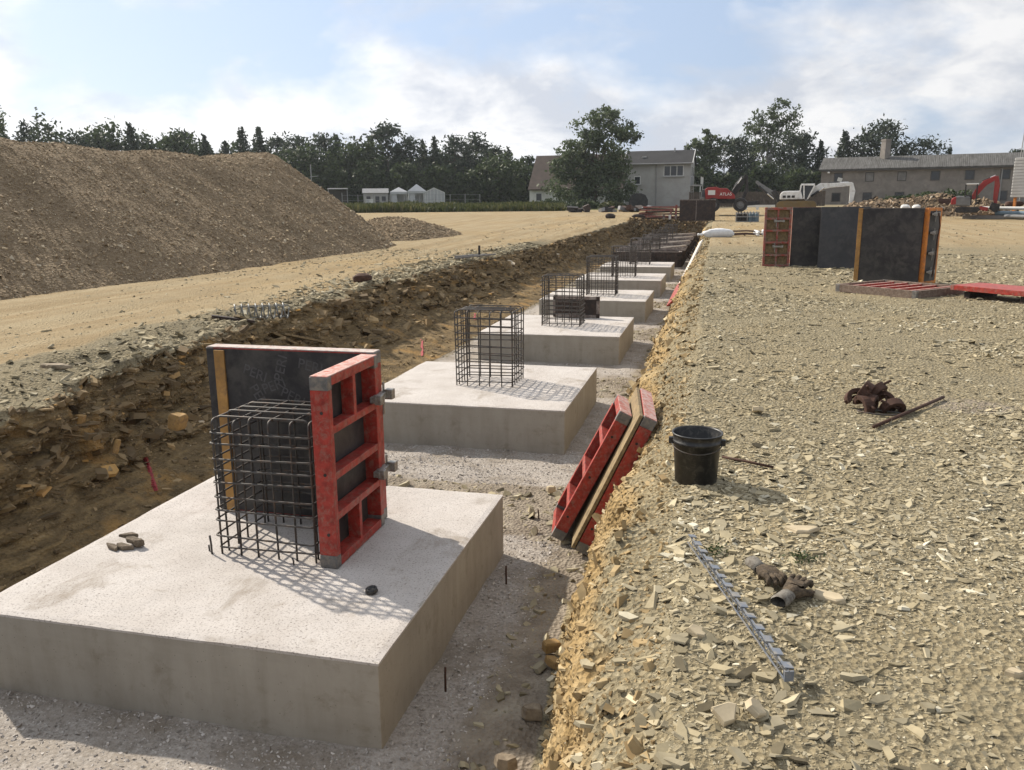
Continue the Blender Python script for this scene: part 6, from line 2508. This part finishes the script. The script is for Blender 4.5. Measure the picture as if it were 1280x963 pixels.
# ------------------------------------------------------------------ steel stacks between house and red excavator
rg = 58
p = far(872, rg)
s6 = px_m(rg)
t = thing('form_stack', 'dark brown stack of steel form panels standing upright at the trench end', 'form stack', p, bearing(872))
W_, H_ = 43 * s6, top_h(872, rg, 249.5, p)
for k in range(4):
    b = MB()
    b.box((0, .13 * k, H_ / 2), (W_ - .06 * k, .10, H_ - .03 * (k % 2)))
    b.build('panel', 'rust_dark', t, bevel=.01)
b = MB()
b.box((0, -.06, H_ - .03), (W_, .02, .05))
b.box((-.08, -.065, H_ / 2 - .03), (.05, .02, H_ - .1))
b.build('seam_rail', 'rusty_beam', t)
rr = random.Random(9)
rg = 60
p = far(832, rg)
t = thing('prop_stack', 'heap of dark red steel props and beams left of the brown stack', 'steel props', p, bearing(832))
for k in range(12):
    b = MB()
    z_ = .12 + .07 * k
    x0 = -1.9 + rr.uniform(0, .6)
    b.bar((x0, rr.uniform(-.3, .5), z_ + rr.uniform(-.05, .05)), (x0 + rr.uniform(1.6, 3.0), rr.uniform(-.3, .5), z_ + rr.uniform(-.08, .1)), .10, .09)
    b.build('steel_prop', 'red_worn' if k % 3 else 'rust_dark', t)
for k in range(3):
    b = MB()
    x0 = .35 + .35 * k
    b.bar((x0, -.4, 0), (x0 + .05, -.4, .75 + .25 * (k == 1)), .14)
    b.build('upright_prop', 'red_worn', t)
for k in range(3):
    b = MB()
    b.box((-.1 + .42 * k, -.5, .16), (.16, .1, .32))
    b.build('pale_block', 'frame_white' if k == 1 else 'rusty_beam', t, bevel=.02)
p = far(775, 78)
t = thing('junk_row', 'low dark row of site scrap in front of the willow and house', 'scrap', p, bearing(775))
for k in range(26):
    b = MB()
    b.box((rr.uniform(-5, 2.6), rr.uniform(-.5, .8), rr.uniform(.05, .4)), (rr.uniform(.4, 1.5), rr.uniform(.3, .6), rr.uniform(.15, .5)), (rr.uniform(-.3, .3), rr.uniform(-.4, .4), rr.uniform(0, 3)))
    b.build('scrap_piece', ('rust_dark', 'exc_black', 'pipe_grey', 'rust', 'exc_black')[k % 5], t)
# gas bottles / canisters crate
p = far(935, 56)
t = thing('canister_crate', 'crate of dark and blue canisters standing on the sand below the excavators', 'crate', p, bearing(935))
b = MB()
for z_ in (.03, .33, .56):
    for y_ in (-.35, .35):
        b.bar((-.72, y_, z_), (.72, y_, z_), .05)
for x_ in (-.7, 0, .7):
    for y_ in (-.35, .35):
        b.bar((x_, y_, 0), (x_, y_, .62), .05)
b.build('crate_frame', 'pipe_grey', t)
for k in range(7):
    b = MB()
    b.lathe([(0, 0), (.11, 0), (.11, .44), (.06, .52), (.03, .60), (0, .6)], 12, (-.58 + .19 * k, -.08 + .12 * (k % 2), .05))
    b.build('canister', 'blue' if k in (4, 5, 6) else 'exc_black', t, smooth=False)
# low brick wall / barrier behind the machines
pa, pb = far(925, 84), far(1015, 84)
b = MB()
L_ = (pb - pa).length
b.box((L_ / 2, 0, .35), (L_, .25, .18))
for k in range(6):
    b.box((L_ * (k + .5) / 6, 0, .10), (.25, .3, .4))
tag(b.build('site_barrier', 'frame_white', None, loc=pa, rot=(0, 0, math.atan2((pb - pa).y, (pb - pa).x))), 'low white barrier rail on blocks behind the excavators', 'barrier')
pa, pb = far(862, 100), far(1030, 104)
t = thing('board_fence', 'dark brown board fence behind the excavators below the trees', 'fence', pa, math.atan2((pb - pa).y, (pb - pa).x))
L_ = (pb - pa).length
b = MB()
k = 0
x_ = 0
while x_ < L_:
    b.box((x_ + .09, .02 * (k % 2), .85), (.17, .03, 1.7 + .08 * rr.uniform(-1, 1)))
    x_ += .19
    k += 1
o = b.build('boards', 'bark', t)
tag(o, kind='stuff')
for k in range(8):
    b = MB()
    b.bar((L_ * k / 7, .1, -.2), (L_ * k / 7, .1, 1.75), .12)
    b.build('fence_post', 'bark', t)
# tall grass tufts and small plants among the shale on the right
for k, (px, py, lb) in enumerate([(896, 690, 'small green weed beside the upper end of the spacer strip'), (1000, 700, 'small green weed just behind the work gloves')]):
    p = at(px, py, 0)
    rng = np.random.default_rng(800 + k)
    n = 120
    C = np.stack([rng.normal(0, .035, n), rng.normal(0, .03, n), np.abs(rng.normal(0, .010, n)) + .003], -1)
    V, tt = quads(C, rng.uniform(.006, .014, n), np.clip(rng.normal(.5, .2, n), 0, 1), 0, rng)
    o = np_mesh('weed', V, np.arange(4 * n), np.full(n, 4), 'leaf', False, {'tint': tt})
    o.location = (p.x, p.y, gz(p.x, p.y) + .004)
    tag(o, lb, 'weed')

# ------------------------------------------------------------------ haze
t = NT('haze air')
pv = t.nt.nodes.new('ShaderNodeVolumePrincipled')
pv.inputs['Color'].default_value = (.82, .88, .95, 1)
pv.inputs['Density'].default_value = 0.00025
pv.inputs['Anisotropy'].default_value = 0.3
t.nt.links.new(pv.outputs[0], t.out.inputs['Volume'])
M['haze'] = t.m
b = MB()
b.box((0, 215, 9.0), (900, 470, 24.0))
hz_ = b.build('haze', 'haze')
tag(hz_, kind='stuff')
SC.cycles.volume_bounces = 0
SC.cycles.volume_step_rate = 10
